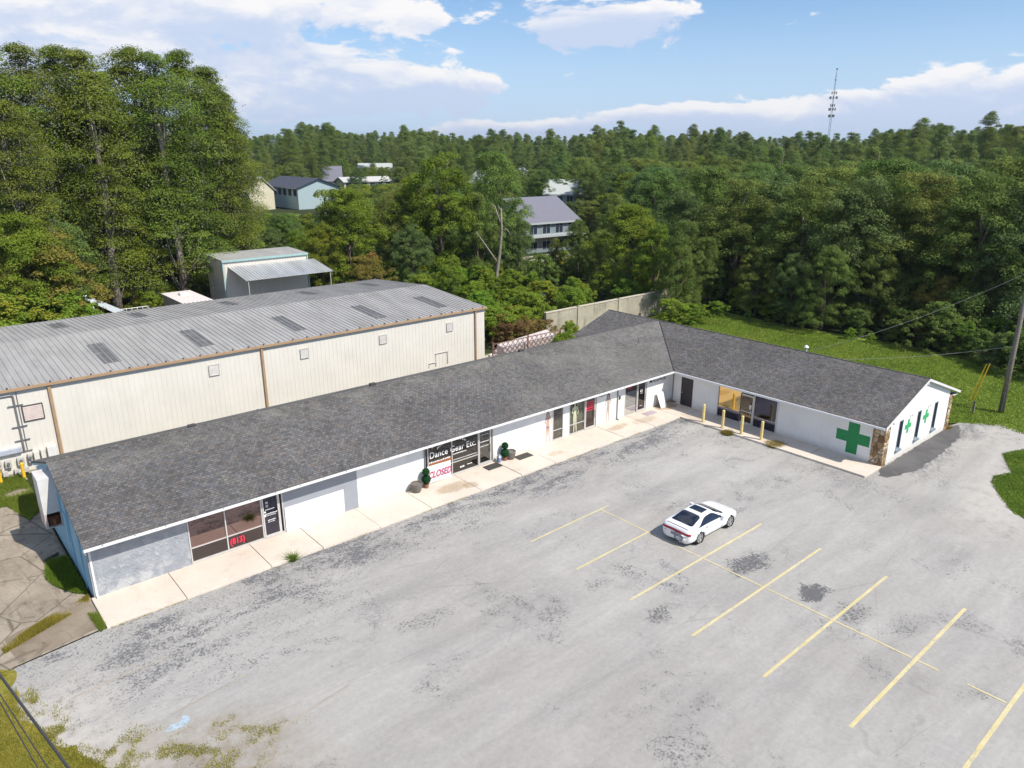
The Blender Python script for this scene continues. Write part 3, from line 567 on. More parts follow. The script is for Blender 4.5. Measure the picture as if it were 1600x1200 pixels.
# gutter, fascia, soffit
gt = MB()
gt.box(-0.15, 36.72, -0.69, -0.592, 2.51, 2.60); gt.build('gutter', M['white_trim'], bld)
fa = MB(); fa.box(-0.10, 36.80, -0.588, -0.56, 2.455, 2.515); fa.box(36.80, 36.83, -15.1, -0.56, 2.455, 2.515)
fa.box(0.0, 36.83, -0.56, 0.0, 2.455, 2.48); fa.box(36.83, LX, -15.1, -0.56, 2.455, 2.48); fa.build('fascia', M['white_trim'], bld)
gw = MB(); gw.box(36.70, 36.798, -15.12, -0.70, 2.475, 2.60); gw.build('wing_gutter', M['white_trim'], bld)
bt = MB()
for k in range(31): bt.box(0.5+k*1.19, 0.54+k*1.19, -0.70, -0.66, 2.60, 2.615)
build_each(bt, 'gutter_strap', M['dark_metal'], bld)
gf = MB()                                                          # gable bargeboards of the wing
gf.prism([(36.79, -15.19, EZ-.16), (42.04, -15.19, RID-.16), (42.04, -15.19, RID-.01), (36.79, -15.19, EZ-.01)], (0, .028, 0))
gf.prism([(42.04, -15.19, RID-.16), (47.55, -15.19, 2.39), (47.55, -15.19, 2.54), (42.04, -15.19, RID-.01)], (0, .028, 0))
gf.box(46.75, 47.5, -15.1, 9.9, 2.32, 2.345); gf.build('bargeboard', M['white_trim'], bld)
def spout(x, y, z0, z1, name='downspout', dx=0.08, mat='white_trim', n=None):
    q = MB(); q.box(x, x+dx, y-0.07, y-0.004, z0, z1); q.box(x, x+dx, y-0.20, y-0.07, z0, z0+.08); q.build(name, M[mat], bld)
spout(0.06, 0.0, .12, 2.45); spout(16.16, 0.0, .12, 2.4, mat='conduit', dx=.06); spout(31.55, 0.0, .12, 2.4, mat='conduit', dx=.06)
q = MB(); q.tube([(-0.08, -0.62, 2.52), (-0.10, -0.10, 2.3), (-0.02, -0.06, 2.1)], .04, 8); q.build('downspout', M['white_trim'], bld)
spout(37.27, -0.15, .12, 2.3, dx=.06, mat='conduit')
# shopfronts ----------------------------------------------------------------
def frontage(x0, x1, z0, z1, mull, glass, name='shop_window', rail=None, door=None, doorglass=None, depth=0.05, y=0.03, handle=True):
    """aluminium frame with mullions; door=(xa, xb); everything in the wall plane y"""
    f = MB(); w_ = 0.055
    f.box(x0, x1, y-.04, y+depth, z0, z0+w_*1.5); f.box(x0, x1, y-.04, y+depth, z1-w_, z1)
    for x in [x0+w_/2, x1-w_/2]+list(mull): f.box(x-w_/2, x+w_/2, y-.05, y+depth, z0+w_*1.5, z1-w_)
    if rail:
        for xa, xb, zr in rail: f.box(xa+w_/2, xb-w_/2, y-.035, y+depth-.01, zr-.022, zr+.022)
    fo = f.build(name, M['frame'], bld)
    for xa, xb, za, zb, gm in glass:
        p_ = MB(); p_.box(xa+.02, xb-.02, y, y+.008, za+.01, zb-.01); p_.build('pane', gm, fo)
    if door:
        xa, xb = door; d = MB(); e = .07
        d.box(xa, xa+e, y-.06, y+.02, z0+.02, z1-.10); d.box(xb-e, xb, y-.06, y+.02, z0+.02, z1-.10)
        d.box(xa+e, xb-e, y-.06, y+.02, z0+.02, z0+.16); d.box(xa+e, xb-e, y-.06, y+.02, z1-.17, z1-.10)
        do = d.build('door', M['frame'], bld); p_ = MB(); p_.box(xa+e, xb-e, y-.03, y-.02, z0+.16, z1-.17); p_.build('pane', doorglass, do)
        if handle:
            h = MB(); h.tube([(xb-.10, y-.12, .85), (xb-.10, y-.12, 1.35)], .014, 6); h.build('handle', M['dark_metal'], do)
        return fo, do
    return fo, None
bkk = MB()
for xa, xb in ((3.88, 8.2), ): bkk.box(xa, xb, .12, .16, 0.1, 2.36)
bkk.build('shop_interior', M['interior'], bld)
# shop at the end, phone code on the glass
f1, d1 = frontage(3.88, 8.21, 0.12, 2.36, [5.50, 7.16, 8.02], [(3.93, 5.48, .85, 2.3, G['film_brown']), (5.52, 7.14, .85, 2.3, G['film_brown']), (3.93, 5.48, .2, .85, G['film_dark']), (5.52, 7.14, .2, .85, G['film_dark'])],
                  rail=[(3.9, 5.5, .85), (5.5, 7.16, .85)], door=(7.20, 8.0), doorglass=G['film_night'])
lettering('lettering', '(813)', 0.40, M['red_letter'], f1, (5.60, 0.018, 0.40), bold=.012, sx=.76)
dl = MB(); rj = random.Random(2)
def scrib(mb, x0, x1, z, h, y, gap=.35, rnd=rj, slant=0.0):
    """a row of small unreadable strokes where the photograph shows writing too small to read"""
    x = x0
    while x < x1:
        w_ = h*rnd.uniform(.35, .8); hh = h*rnd.uniform(.65, 1.0); dz = (x-x0)*slant
        mb.box(x, min(x+w_, x1), y-.003, y, z+dz, z+hh+dz); x += w_+h*gap*rnd.uniform(.5, 1.3)
scrib(dl, 7.33, 7.90, 1.32, .055, -0.001); scrib(dl, 7.36, 7.84, 1.24, .04, -0.001); scrib(dl, 7.42, 7.80, .98, .055, -.001); scrib(dl, 7.42, 7.74, .90, .05, -.001)
dl.box(7.28, 7.36, -.004, -.001, 1.42, 1.50); dl.box(7.27, 7.34, -.004, -.001, 1.22, 1.34); dl.build('small_print', M['white_letter'], d1)
dg = MB(); dg.box(7.38, 7.50, -.004, -.001, 1.85, 1.97); dg.box(7.38, 7.50, -.004, -.001, 1.68, 1.80); dg.box(7.34, 7.78, -.004, -.001, 1.54, 1.58); dg.build('faded_print', M['grey_letter'], d1)
# dance wear shop
f2, d2 = frontage(16.38, 20.93, 0.12, 2.36, [18.0, 19.84, 20.76], [(16.43, 17.98, .2, 2.3, G['clear_dark']), (18.02, 19.80, .2, 2.3, G['clear_dark'])],
                  rail=[(17.86, 18.0, .86), (18.0, 19.84, .86)], door=(19.87, 20.74), doorglass=G['clear'])
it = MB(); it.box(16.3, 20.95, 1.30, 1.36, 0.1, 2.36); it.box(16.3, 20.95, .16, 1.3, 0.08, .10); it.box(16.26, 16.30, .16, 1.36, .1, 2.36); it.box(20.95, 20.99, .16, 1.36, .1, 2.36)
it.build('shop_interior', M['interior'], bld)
mc = MB(); rj = random.Random(5)
for k in range(26):
    x = rj.uniform(16.5, 20.7); z = rj.uniform(.15, 1.5); w_ = rj.uniform(.08, .35); h = rj.uniform(.1, .5); y = rj.uniform(.35, 1.1)
    mc.box(x, x+w_, y, y+.1, z, z+h)
mc.box(16.5, 19.7, .22, .5, .75, .79); mc.build('shop_display', M['shelf'], bld)
vm = MB()                                                           # draped pale fabric behind the right-hand pane
for s in (-1, 1): vm.prism([(19.05+s*.02, .14, 1.0), (19.05+s*.28, .14, 2.25), (19.05+s*.16, .14, 2.25), (19.05-s*.05, .14, 1.0)], (0, .02, 0))
vm.build('hanging_drape', plain('tan_drape', (0.42, 0.33, 0.22), 0.9, var=.2), bld)
ob = MB(); ob.prism([(16.45, .024, 1.02), (17.96, .024, 1.02), (17.96, .024, 1.26), (16.45, .024, 1.26)], (0, .003, 0)); ob.build('orange_banner', M['orange'], f2)
w1 = MB(); scrib(w1, 16.50, 17.90, 1.22, .10, .021); scrib(w1, 18.1, 19.0, 1.32, .07, .021); scrib(w1, 18.1, 19.78, .98, .05, .021); scrib(w1, 18.55, 18.85, .40, .12, .021, .15); scrib(w1, 19.05, 19.40, .46, .06, .021, .15)
for k in range(15):                                                 # arched line of small print above the name
    a = R(160-k*10); w1.box(18.0+1.0*math.cos(a)-.03, 18.0+1.0*math.cos(a)+.03, .018, .021, 1.82+.36*math.sin(a), 1.82+.36*math.sin(a)+.09)
w1.build('small_print', M['white_letter'], f2)
lettering('lettering', 'Dance Gear Etc.', 0.52, M['white_letter'], f2, (16.52, 0.018, 1.50), bold=.004, sx=.875)
cs = MB(); cs.prism([(16.30, -.10, .16), (17.86, -.10, .12), (17.86, -.06, 1.10), (16.30, -.06, 1.14)], (0, .02, 0))
co = cs.build('closed_sign', M['board'], None, origin=(17.08, -.08, .12)); tag(co, 'white hand-lettered board reading CLOSED leaning on the dance shop window', 'sign')
lettering('lettering', 'CLOSED', 0.52, M['magenta'], co, (16.32, -0.108, 0.42), shear=.30, bold=.012, sx=.76, rot=(R(88), 0, 0))
w2 = MB(); scrib(w2, 19.98, 20.62, 1.52, .06, -.001); scrib(w2, 19.98, 20.62, 1.25, .05, -.001); scrib(w2, 20.0, 20.60, 1.95, .04, -.001); w2.build('small_print', M['white_letter'], d2)
# curtained window, poster window and door
f3, _ = frontage(25.66, 26.57, .12, 2.36, [], [(25.72, 26.50, .2, 2.3, G['clear'])], rail=[(25.7, 26.53, .78)])
def curtain(x0, x1, z0, z1, y, mat, name='curtain'):
    n = int((x1-x0)/.018); q = MB(); vs = []
    for i in range(n+1):
        x = x0+(x1-x0)*i/n; yy = y+.035*math.sin(i*1.05)+.015*math.sin(i*.37); vs += [(x, yy, z0), (x, yy, z1)]
    q.add(vs, [(2*i, 2*i+2, 2*i+3, 2*i+1) for i in range(n)]); return q.build(name, mat, bld, smooth=True)
curtain(25.72, 26.52, .8, 2.32, .16, M['curtain_dark']); rb = MB(); rb.box(25.70, 26.53, .10, .12, .14, .78); rb.box(27.15, 28.46, .10, .12, .14, .78); build_each(rb, 'kick_board', M['red_brown'], bld)
f4, d4 = frontage(27.10, 29.60, .12, 2.36, [28.50, 29.46], [(27.16, 28.47, .2, 2.3, G['clear'])], rail=[(27.13, 28.5, .78)], door=(28.54, 29.44), doorglass=G['film_dark'])
curtain(27.16, 28.46, .8, 2.32, .18, M['curtain'])
rl = MB(); rj = random.Random(9)
for k in range(5): scrib(rl, 28.64, 29.34, 1.93-k*.135, .085, -.001, gap=.18)
rl.build('red_print', M['red_letter'], d4)
def figure(x, z0, h, y, hair, skin, cloth, par, pose=1, name='wall_mural'):
    """flat painted standing woman, a few centimetres of paint relief, made of coloured areas"""
    def P(pts, mat, nm, d): q = MB(); q.prism([(x+pose*a*h*1.35, y-d, z0+b*h) for a, b in (pts if pose > 0 else pts[::-1])], (0, .002, 0)); return q.build(nm, mat, root if nm != name else par)
    root = None
    body = [(-.035, 0), (-.01, .0), (.0, .22), (.012, .44), (.03, .22), (.045, .0), (.075, .005), (.06, .24), (.062, .48), (.045, .60), (.062, .76), (.10, .68), (.085, .56), (.11, .55), (.12, .69), (.085, .82), (.02, .845), (.018, .88), (.03, .93), (.0, .97), (-.03, .93), (-.016, .88), (-.02, .845), (-.07, .81), (-.10, .68), (-.055, .58), (-.04, .62), (-.065, .69), (-.045, .76), (-.032, .62), (-.055, .49), (-.035, .24)]
    root = P(body, skin, name, .006)
    P([(-.045, .80), (-.05, .92), (-.02, .995), (.02, .995), (.052, .92), (.065, .78), (.035, .84), (.025, .94), (-.022, .94), (-.025, .85)], hair, 'hair', .010)
    if cloth:
        P([(-.045, .735), (-.04, .785), (.0, .765), (.045, .785), (.05, .735), (.0, .725)], cloth, 'top', .010); P([(-.053, .505), (.06, .505), (.012, .44), (.0, .44)], cloth, 'briefs', .010)
    return root
figure(25.25, .18, 2.0, 0, M['hair_red'], M['skin'], M['mural_blue'], bld)
figure(30.72, .22, 1.95, 0, M['hair'], M['skin_pale'], None, bld, pose=-1)
figure(27.62, .24, 2.05, .028, M['hair'], plain('poster_skin', (0.52, 0.52, 0.36), .7, var=.15), None, f4, name='poster')
lettering('lettering', 'MASSAGE', 0.40, M['black_letter'], bld, (34.86, -0.003, 1.96), bold=.006, sx=1.02)
lettering('lettering', 'MASSAGE', 0.24, M['black_letter'], bld, (29.72, -0.003, 2.06), sx=.9)
# blue-glass window and last door of the long front
f5, d5 = frontage(32.34, 34.62, .12, 2.36, [33.60, 34.50], [(32.39, 33.57, .75, 2.3, G['film_blue']), (32.39, 33.57, .2, .75, film_glass('white_glare_glass', (.72, .73, .74)))], rail=None, door=(33.64, 34.48), doorglass=G['film_dark'])
bk = MB(); bk.box(32.39, 33.57, .021, .026, 1.80, 2.30); bk.build('dark_blind', M['interior'], f5)
lettering('lettering', 'OPEN', 0.20, M['red_letter'], f5, (32.62, 0.016, 2.0), bold=.002, sx=.9)
im = MB()
for k in range(7):
    a = k*math.pi/3.5; im.box(34.05+.09*math.cos(a)-.035, 34.05+.09*math.cos(a)+.035, -.004, -.001, 1.62+.09*math.sin(a)-.03, 1.62+.09*math.sin(a)+.03)
scrib(im, 33.92, 34.22, 1.42, .035, -.001); scrib(im, 33.92, 34.22, .52, .04, -.001); im.build('small_print', M['white_letter'], d5)
hd = MB(); hd.box(29.2, 29.9, -.25, -.01, 2.44, 2.50); hd.lathe((32.2, -.12, 2.20), [(.04, .0), (.07, .05), (.05, .16)], 10); hd.lathe((16.62, -.12, 2.18), [(.04, .0), (.08, .05), (.05, .18)], 10)
build_each(hd, 'wall_lamp', M['white_trim'], bld)
mb_ = MB(); mb_.box(31.75, 31.87, -.06, -.004, 1.50, 1.72); mb_.build('switch_box', M['dark_metal'], bld)
# the wing's lot side: door, glazed entrance, green cross --------------------
dr = MB(); dr.box(LX+.02, LX+.07, -1.86, -.86, .10, 2.16); do_ = dr.build('door', M['door_dark'], bld, label='black door by the inner corner')
h = MB(); h.lathe((LX-.02, -0.98, 1.02), [(.02, 0), (.04, .03), (.02, .06)], 8); h.build('handle', M['white_trim'], do_)
tr_ = MB(); tr_.box(LX, LX+.08, -1.86, -.86, 2.16, 2.36); tr_.build('transom', M['white_wall'], bld)
f = MB(); X0 = LX-.01
for y in (-3.93, -5.68, -6.66, -8.29): f.box(X0-.03, X0+.08, y-.03, y+.03, .12, 2.36)
f.box(X0-.02, X0+.08, -8.26, -3.96, 2.30, 2.355); f.box(X0-.02, X0+.08, -8.26, -3.96, .12, .17)
f.box(X0-.02, X0+.06, -5.65, -3.96, .80, .84); f.box(X0-.02, X0+.06, -8.26, -6.69, .80, .84)
f6 = f.build('shop_window', M['frame'], bld)
for a, b2, g_ in ((-5.65, -3.96, 'film_gold'), (-8.26, -6.69, 'film_night')):
    p_ = MB(); p_.box(X0+.03, X0+.038, a, b2, .85, 2.30); p_.build('pane', G[g_], f6)
    p_ = MB(); p_.box(X0+.03, X0+.038, a, b2, .17, .80); p_.build('pane', G['film_night'], f6)
d = MB(); d.box(X0-.03, X0+.04, -5.72, -5.64, .14, 2.16); d.box(X0-.03, X0+.04, -6.62, -6.54, .14, 2.16); d.box(X0-.03, X0+.04, -6.54, -5.72, .14, .28); d.box(X0-.03, X0+.04, -6.54, -5.72, 2.06, 2.16); d.box(X0-.03, X0+.04, -6.54, -5.72, .98, 1.03)
d6 = d.build('door', M['frame'], bld); p_ = MB(); p_.box(X0, X0+.01, -6.54, -5.72, .28, 2.06); p_.build('pane', film_glass('door_dark_glass', (.16, .13, .10)), d6)
h = MB(); h.tube([(X0-.08, -6.46, .8), (X0-.08, -6.46, 1.3)], .015, 6); h.box(X0-.06, X0-.04, -6.50, -6.36, 1.25, 1.55); h.build('handle', M['white_trim'], d6)
tl = MB(); tl.box(X0, X0+.02, -6.62, -5.72, 2.18, 2.34); tl.build('transom', M['door_dark'], bld)
def cross_pts(cy, cz, a, w_, plane):
    h_ = w_/2; pts = [(-h_, -a), (h_, -a), (h_, -h_), (a, -h_), (a, h_), (h_, h_), (h_, a), (-h_, a), (-h_, h_), (-a, h_), (-a, -h_), (-h_, -h_)]
    return [plane(cy+p, cz+q) for p, q in pts]
q = MB(); q.prism(cross_pts(-13.18, 1.33, .99, .66, lambda a, z: (LX-.004, a, z)), (-.004, 0, 0)); q.build('green_cross', M['green'], bld, label='large dark green cross painted beside the stone corner')
for cx in (40.42, 42.98):
    q = MB(); q.prism(cross_pts(cx, 1.80, .44, .29, lambda a, z: (a, YS-.004, z)), (0, -.004, 0)); q.build('green_cross', M['green2'], bld)
# stone corners and gable windows
st = MB(); st.box(LX-.04, LX+.56, YS-.045, -14.27, -.05, 2.40); st.box(46.44, 46.98, YS-.045, -14.35, -.05, 2.36)
build_each(st, 'stone_corner', M['stone'], bld, bevel=.03)
for a, b2 in wins:
    fr = MB(); fr.box(a, a+.05, YS-.02, YS+.12, wz0, wz1); fr.box(b2-.05, b2, YS-.02, YS+.12, wz0, wz1); fr.box(a+.05, b2-.05, YS-.02, YS+.12, wz1-.05, wz1); fr.box(a+.05, b2-.05, YS+.0, YS+.12, wz0, wz0+.05)
    fo_ = fr.build('gable_window', plain('blue_grey_frame', (.20, .25, .28), .6), bld)
    s_ = MB(); s_.box(a-.06, b2+.06, YS-.12, YS-.005, wz0-.13, wz0-.01); s_.build('sill', plain('blue_grey_sill', (.22, .27, .30), .7), fo_)
    p_ = MB(); p_.box(a+.05, b2-.05, YS+.08, YS+.09, wz0+.05, wz1-.05); p_.build('pane', G['film_brown'], fo_)
sl_ = MB()
for x in (40.6, 43.2): sl_.lathe((x, YS-.10, 2.42), [(.03, 0), (.07, .04), (.05, .12)], 8)
for x, z in ((37.95, 2.62), (42.1, 4.1)): sl_.lathe((x, YS-.14, z-.1), [(.03, 0), (.06, .04), (.05, .12)], 8)
build_each(sl_, 'wall_lamp', M['white_trim'], bld)
rs = MB(); rs.box(LX-.012, LX-.004, -.55, -.02, .12, .62); rs.box(LX-.45, LX-.005, -.010, -.004, .12, .45)
def rust_mat():
    m, t, b = newmat('rust_run_paint'); p = world_pos(t); Z = t.sep(p)[2]
    c = t.mix(t.mr(t.m('ADD', Z, t.m('MULTIPLY', t.noise(p, 4, 5, .7), .35)), .62, .25), (0.74, 0.72, 0.67), (0.28, 0.15, 0.06)); t.put(b.inputs['Base Color'], c); b.inputs['Roughness'].default_value = .8; return m
rs.build('rust_stain', rust_mat(), bld)
# big metal cabinet hung on the blue wall
ac = MB(); ac.box(-.66, -.005, 4.5, 5.75, 2.25, 3.9); acs = MB()
cab = thing('wall_cabinet', 'tall white metal air handler box with open rusty base on the blue end wall', 'air handler', (-.33, 4.5, 1.6))
ac.build('housing', plain('white_sheet_metal', (.66, .64, .62), .5, var=.1, dirt=((.40, .30, .24), .35)), cab)
ac2 = MB(); ac2.box(-.66, -.62, 4.5, 5.75, 1.6, 2.25); ac2.box(-.66, -.005, 5.70, 5.75, 1.6, 2.25); ac2.box(-.62, -.56, 4.5, 4.55, 1.6, 2.25); ac2.box(-.06, -.005, 4.5, 4.55, 1.6, 2.25); ac2.box(-.66, -.005, 4.5, 5.7, 1.56, 1.60)
ac2.build('base_frame', plain('faded_pink_metal', (.55, .47, .44), .6, var=.15), cab)
ac3 = MB(); ac3.box(-.5, -.1, 4.7, 5.5, 1.62, 2.0); ac3.lathe((-.3, 4.62, 1.62), [(.09, 0), (.09, .3), (.04, .34)], 10); ac3.build('compressor', plain('rusty_machinery', (.20, .075, .035), .8, var=.5, sc=9), cab)
hh = MB(); hh.tube([(-.02, 4.3, 2.3), (-.05, 4.2, 2.4), (-.05, 4.2, 3.0), (-.02, 4.45, 3.1)], .03, 6); hh.build('pipe', M['blue_wall'], cab)

# ------------------------------------------------------------------ warehouse behind
WY, WB, WRY, WEZ, WRZ, WXR, WXL = 16.18, 33.4, 24.8, 5.0, 5.62, 33.25, -16.0
wh = thing('warehouse', 'long cream metal warehouse with ribbed grey roof behind the shop row', 'warehouse', (0, WY, 0))
w = MB(); w.box(WXL, WXR, WY, WY+.2, .12, WEZ-.05); w.box(WXL, WXR, WB-.2, WB, 0, WEZ-.05)
for k in range(int((WXR-WXL)/0.305)): x = WXL+.1+k*.305; w.box(x, x+.03, WY-.012, WY-.0, .14, WEZ-.06)
w.build('wall', M['siding'], wh)
w = MB(); w.prism([(WXR-.2, WY+.2, 0), (WXR-.2, WB-.2, 0), (WXR-.2, WB-.2, WEZ-.1), (WXR-.2, WRY, WRZ-.1), (WXR-.2, WY+.2, WEZ-.1)], (.2, 0, 0)); w.prism([(WXL, WY+.2, 0), (WXL, WB-.2, 0), (WXL, WB-.2, WEZ-.1), (WXL, WRY, WRZ-.1), (WXL, WY+.2, WEZ-.1)], (.2, 0, 0)); build_each(w, 'end_wall', M['siding'], wh)
w = MB(); w.box(WXL, WXR, WY-.03, WY+.2, -.05, .12); w.build('plinth', M['block'], wh)
w = MB()
w.slab([(WXL, WY-.10, WEZ), (WXR+.12, WY-.10, WEZ), (WXR+.12, WRY, WRZ), (WXL, WRY, WRZ)], .06)
w.slab([(WXL, WRY+.005, WRZ), (WXR+.12, WRY+.005, WRZ), (WXR+.12, WB+.1, WEZ), (WXL, WB+.1, WEZ)], .06)
k = 0; x = WXL+.1
while x < WXR:
    for (ya, za, yb, zb) in ((WY-.10, WEZ, WRY-.05, WRZ-.004), (WRY+.06, WRZ-.004, WB+.1, WEZ)):
        w.add([(x-.035, ya, za-.01), (x+.035, ya, za-.01), (x+.018, ya, za+.045), (x-.018, ya, za+.045), (x-.035, yb, zb-.01), (x+.035, yb, zb-.01), (x+.018, yb, zb+.045), (x-.018, yb, zb+.045)],
              [(3, 2, 6, 7), (0, 3, 7, 4), (2, 1, 5, 6), (0, 1, 2, 3), (4, 7, 6, 5)])
    x += .343
w.build('roof', M['steel_roof'], wh)
def wroof(y): return WEZ+(WRZ-WEZ)*(1-abs(y-WRY)/(WRY-WY))
for x0, ya, yb, sh in [(5.2, 17.6, 21.9, 0), (10.9, 17.8, 21.9, 0), (17.5, 17.8, 21.9, 0), (23.9, 17.6, 21.6, 0), (29.7, 17.7, 21.5, 0), (4.6, 28.6, 31.6, 0), (10.0, 28.6, 31.6, 0), (16.9, 28.4, 31.4, 0), (23.8, 28.4, 31.4, 0), (30.0, 28.4, 31.4, 0)]:
    q = MB(); zz = .012
    q.slab([(x0, ya, wroof(ya)+zz), (x0+.98, ya, wroof(ya)+zz), (x0+.98, yb, wroof(yb)+zz), (x0, yb, wroof(yb)+zz)], .010)
    for k in range(4): xx = x0+.16+k*.22; q.slab([(xx, ya, wroof(ya)+.035), (xx+.05, ya, wroof(ya)+.035), (xx+.05, yb, wroof(yb)+.035), (xx, yb, wroof(yb)+.035)], .03)
    q.build('skylight', M['skylight'], wh)
w = MB(); w.box(WXL, WXR+.14, WY-.22, WY-.105, WEZ-.16, WEZ-.02); w.build('gutter', M['tan_trim'], wh)
w = MB()
for x in (1.90, 14.22): w.box(x, x+.15, WY-.14, WY-.03, .1, WEZ-.2)
w.box(32.2, 32.33, WY-.14, WY-.03, .1, WEZ-.2); build_each(w, 'downspout', M['tan_trim'], wh)
w = MB(); w.box(WXR, WXR+.06, WY-.05, WB, WEZ-.4, WEZ-.1); w.build('corner_trim', M['siding'], wh)
w = MB()
for k in range(34): x = -1+k*1.03; w.box(x-.04, x+.04, WY-.16, WY-.06, WEZ+.005, WEZ+.07)
build_each(w, 'roof_bolt', M['dark_metal'], wh)
for x0, x1, z0, z1, mt in [(10.75, 11.42, 3.55, 4.28, 'vent'), (16.98, 17.62, 3.55, 4.25, 'vent'), (23.25, 23.90, 3.52, 4.2, 'vent'), (29.38, 30.0, 3.5, 4.2, 'vent'), (.50, 1.52, 2.98, 3.90, 'pink_vent')]:
    q = MB(); y = WY-.03; e = .05
    q.box(x0, x1, y-.05, y, z0, z0+e); q.box(x0, x1, y-.05, y, z1-e, z1); q.box(x0, x0+e, y-.05, y, z0+e, z1-e); q.box(x1-e, x1, y-.05, y, z0+e, z1-e)
    vo = q.build('wall_vent', M['dark_metal'] if mt == 'pink_vent' else M['vent'], wh); q = MB(); n = 9
    for k in range(n):
        z = z0+e+(z1-z0-2*e)*k/n; q.add([(x0+e, y-.045, z), (x1-e, y-.045, z), (x1-e, y-.005, z+(z1-z0-2*e)/n), (x0+e, y-.005, z+(z1-z0-2*e)/n)], [(0, 1, 2, 3)])
    q.box(x0+e, x1-e, y-.004, y, z0+e, z1-e); q.build('louvres', M[mt], vo)
q = MB(); y = WY-.06; q.tube([(-1.4, y, 4.62), (.12, y, 4.62), (.22, y, 4.55), (.22, y, 1.30)], .05, 8); q.build('conduit', M['conduit'], wh)
q = MB(); q.tube([(.40, y, 4.75), (.38, y, 1.3)], .018, 6)
for z in (3.98, 2.75, 1.95, 1.28): q.box(-.12, .62, y-.03, y+.02, z, z+.04)
q.build('strut_rail', M['conduit'], wh)
q = MB(); q.tube([(27.6, y, .9), (27.6, y, 1.2), (28.25, y, 1.2)], .03, 6); q.tube([(28.25, y, .9), (28.25, y, 1.9), (29.4, y, 1.9), (29.4, y, .9)], .03, 6); q.build('pipe_frame', M['vent'], wh)
for x, z, wd, hh_, mt in [(-.80, .60, .30, .40, 'vent'), (-.22, .60, .34, .42, 'vent'), (.30, .62, .20, .50, 'vent'), (.60, .62, .26, .55, 'siding'), (.95, .60, .20, .62, 'siding'), (1.28, .62, .46, .68, 'board'), (-1.25, .6, .3, .42, 'vent'), (-1.0, .12, .24, .3, 'vent'), (-.45, .12, .22, .28, 'vent'), (.0, .12, .24, .3, 'vent')]:
    q = MB(); q.box(x, x+wd, WY-.25, WY-.03, z, z+hh_); b_ = q.build('meter_box', M[mt], wh, bevel=.015)
    if wd in (.30, .34, .20) and z > .5 and mt == 'vent':
        q = MB(); q.tube([(x+wd/2, WY-.25, z+hh_*.6), (x+wd/2, WY-.36, z+hh_*.6)], .08, 12); q.build('dial', M['conduit'], b_)
q = MB(); q.box(-1.5, .1, WY-.24, WY-.03, 1.35, 1.60); q.build('switch_gear', plain('blue_grey_box', (.42, .45, .52), .5), wh)
def bollard(loc, h, r, mat, label, group, name='bollard'):
    t_ = thing(name, label, 'bollard', loc, group); q = MB(); q.lathe(loc, [(r, 0), (r, h-.05), (r*.85, h-.01), (r*.3, h+.015)], 14); q.build('post', M[mat], t_, smooth=False)
    q = MB(); q.lathe((loc[0], loc[1], loc[2]), [(r*1.6, 0), (r*1.55, .03), (r*1.05, .05)], 14); q.build('base_collar', M['block'], t_); return t_
b0 = bollard((-.12, 15.25, -.02), 1.0, .085, 'yellow', 'bright yellow bollard by the meters, right of the two', 'yellow bollards at the warehouse')
dup(b0, (-1.20, 15.35, -.02), label='bright yellow bollard by the meters at the left edge of the photo', group='yellow bollards at the warehouse')
c0 = bollard((35.62, -4.05, .10), 1.25, .09, 'cream_post', 'cream bollard nearest the inner corner, left of the glazed entrance', 'cream bollards before the entrance')
for (x, y), lb in (((35.62, -5.55), 'second cream bollard from the inner corner, before the gold-tinted pane'), ((35.62, -6.95), 'third cream bollard from the inner corner, before the glass door'), ((35.72, -8.30), 'cream bollard farthest from the inner corner, before the dark pane')):
    dup(c0, (x, y, .10), label=lb, group='cream bollards before the entrance')

# ------------------------------------------------------------------ items on the pavement
leafs = {}
def leaf_mesh(name, P, N, size, mats, val=None, aspect=0.55, midx=None, fold=0.25):
    """many small folded leaves as one mesh; `v` is a per-leaf random number"""
    n = len(P); N = N/np.linalg.norm(N, axis=1, keepdims=True)
    r = RNG.normal(size=(n, 3)); a = np.cross(N, r); a /= np.linalg.norm(a, axis=1, keepdims=True)+1e-9; b = np.cross(N, a)
    s = (np.ones(n)*size if np.isscalar(size) else size)[:, None]
    V = np.empty((n, 4, 3)); V[:, 0] = P-a*s; V[:, 1] = P-b*s*aspect+N*s*fold; V[:, 2] = P+a*s; V[:, 3] = P+b*s*aspect+N*s*fold
    me = bpy.data.meshes.new(name); me.vertices.add(4*n); me.vertices.foreach_set('co', V.reshape(-1))
    me.loops.add(6*n); me.polygons.add(2*n)
    base = (np.arange(n)*4)[:, None]; li = (base+np.array([0, 1, 2, 0, 2, 3])[None]).reshape(-1)
    me.loops.foreach_set('vertex_index', li.astype(np.int32)); me.polygons.foreach_set('loop_start', (np.arange(2*n)*3).astype(np.int32))
    if midx is not None: me.polygons.foreach_set('material_index', np.repeat(midx, 2).astype(np.int32))
    at_ = me.attributes.new('v', 'FLOAT', 'POINT'); vv = RNG.random(n) if val is None else val
    at_.data.foreach_set('value', np.repeat(vv, 4).astype(np.float32))
    me.update(calc_edges=True); me.validate()
    for q in mats: me.materials.append(q)
    return me
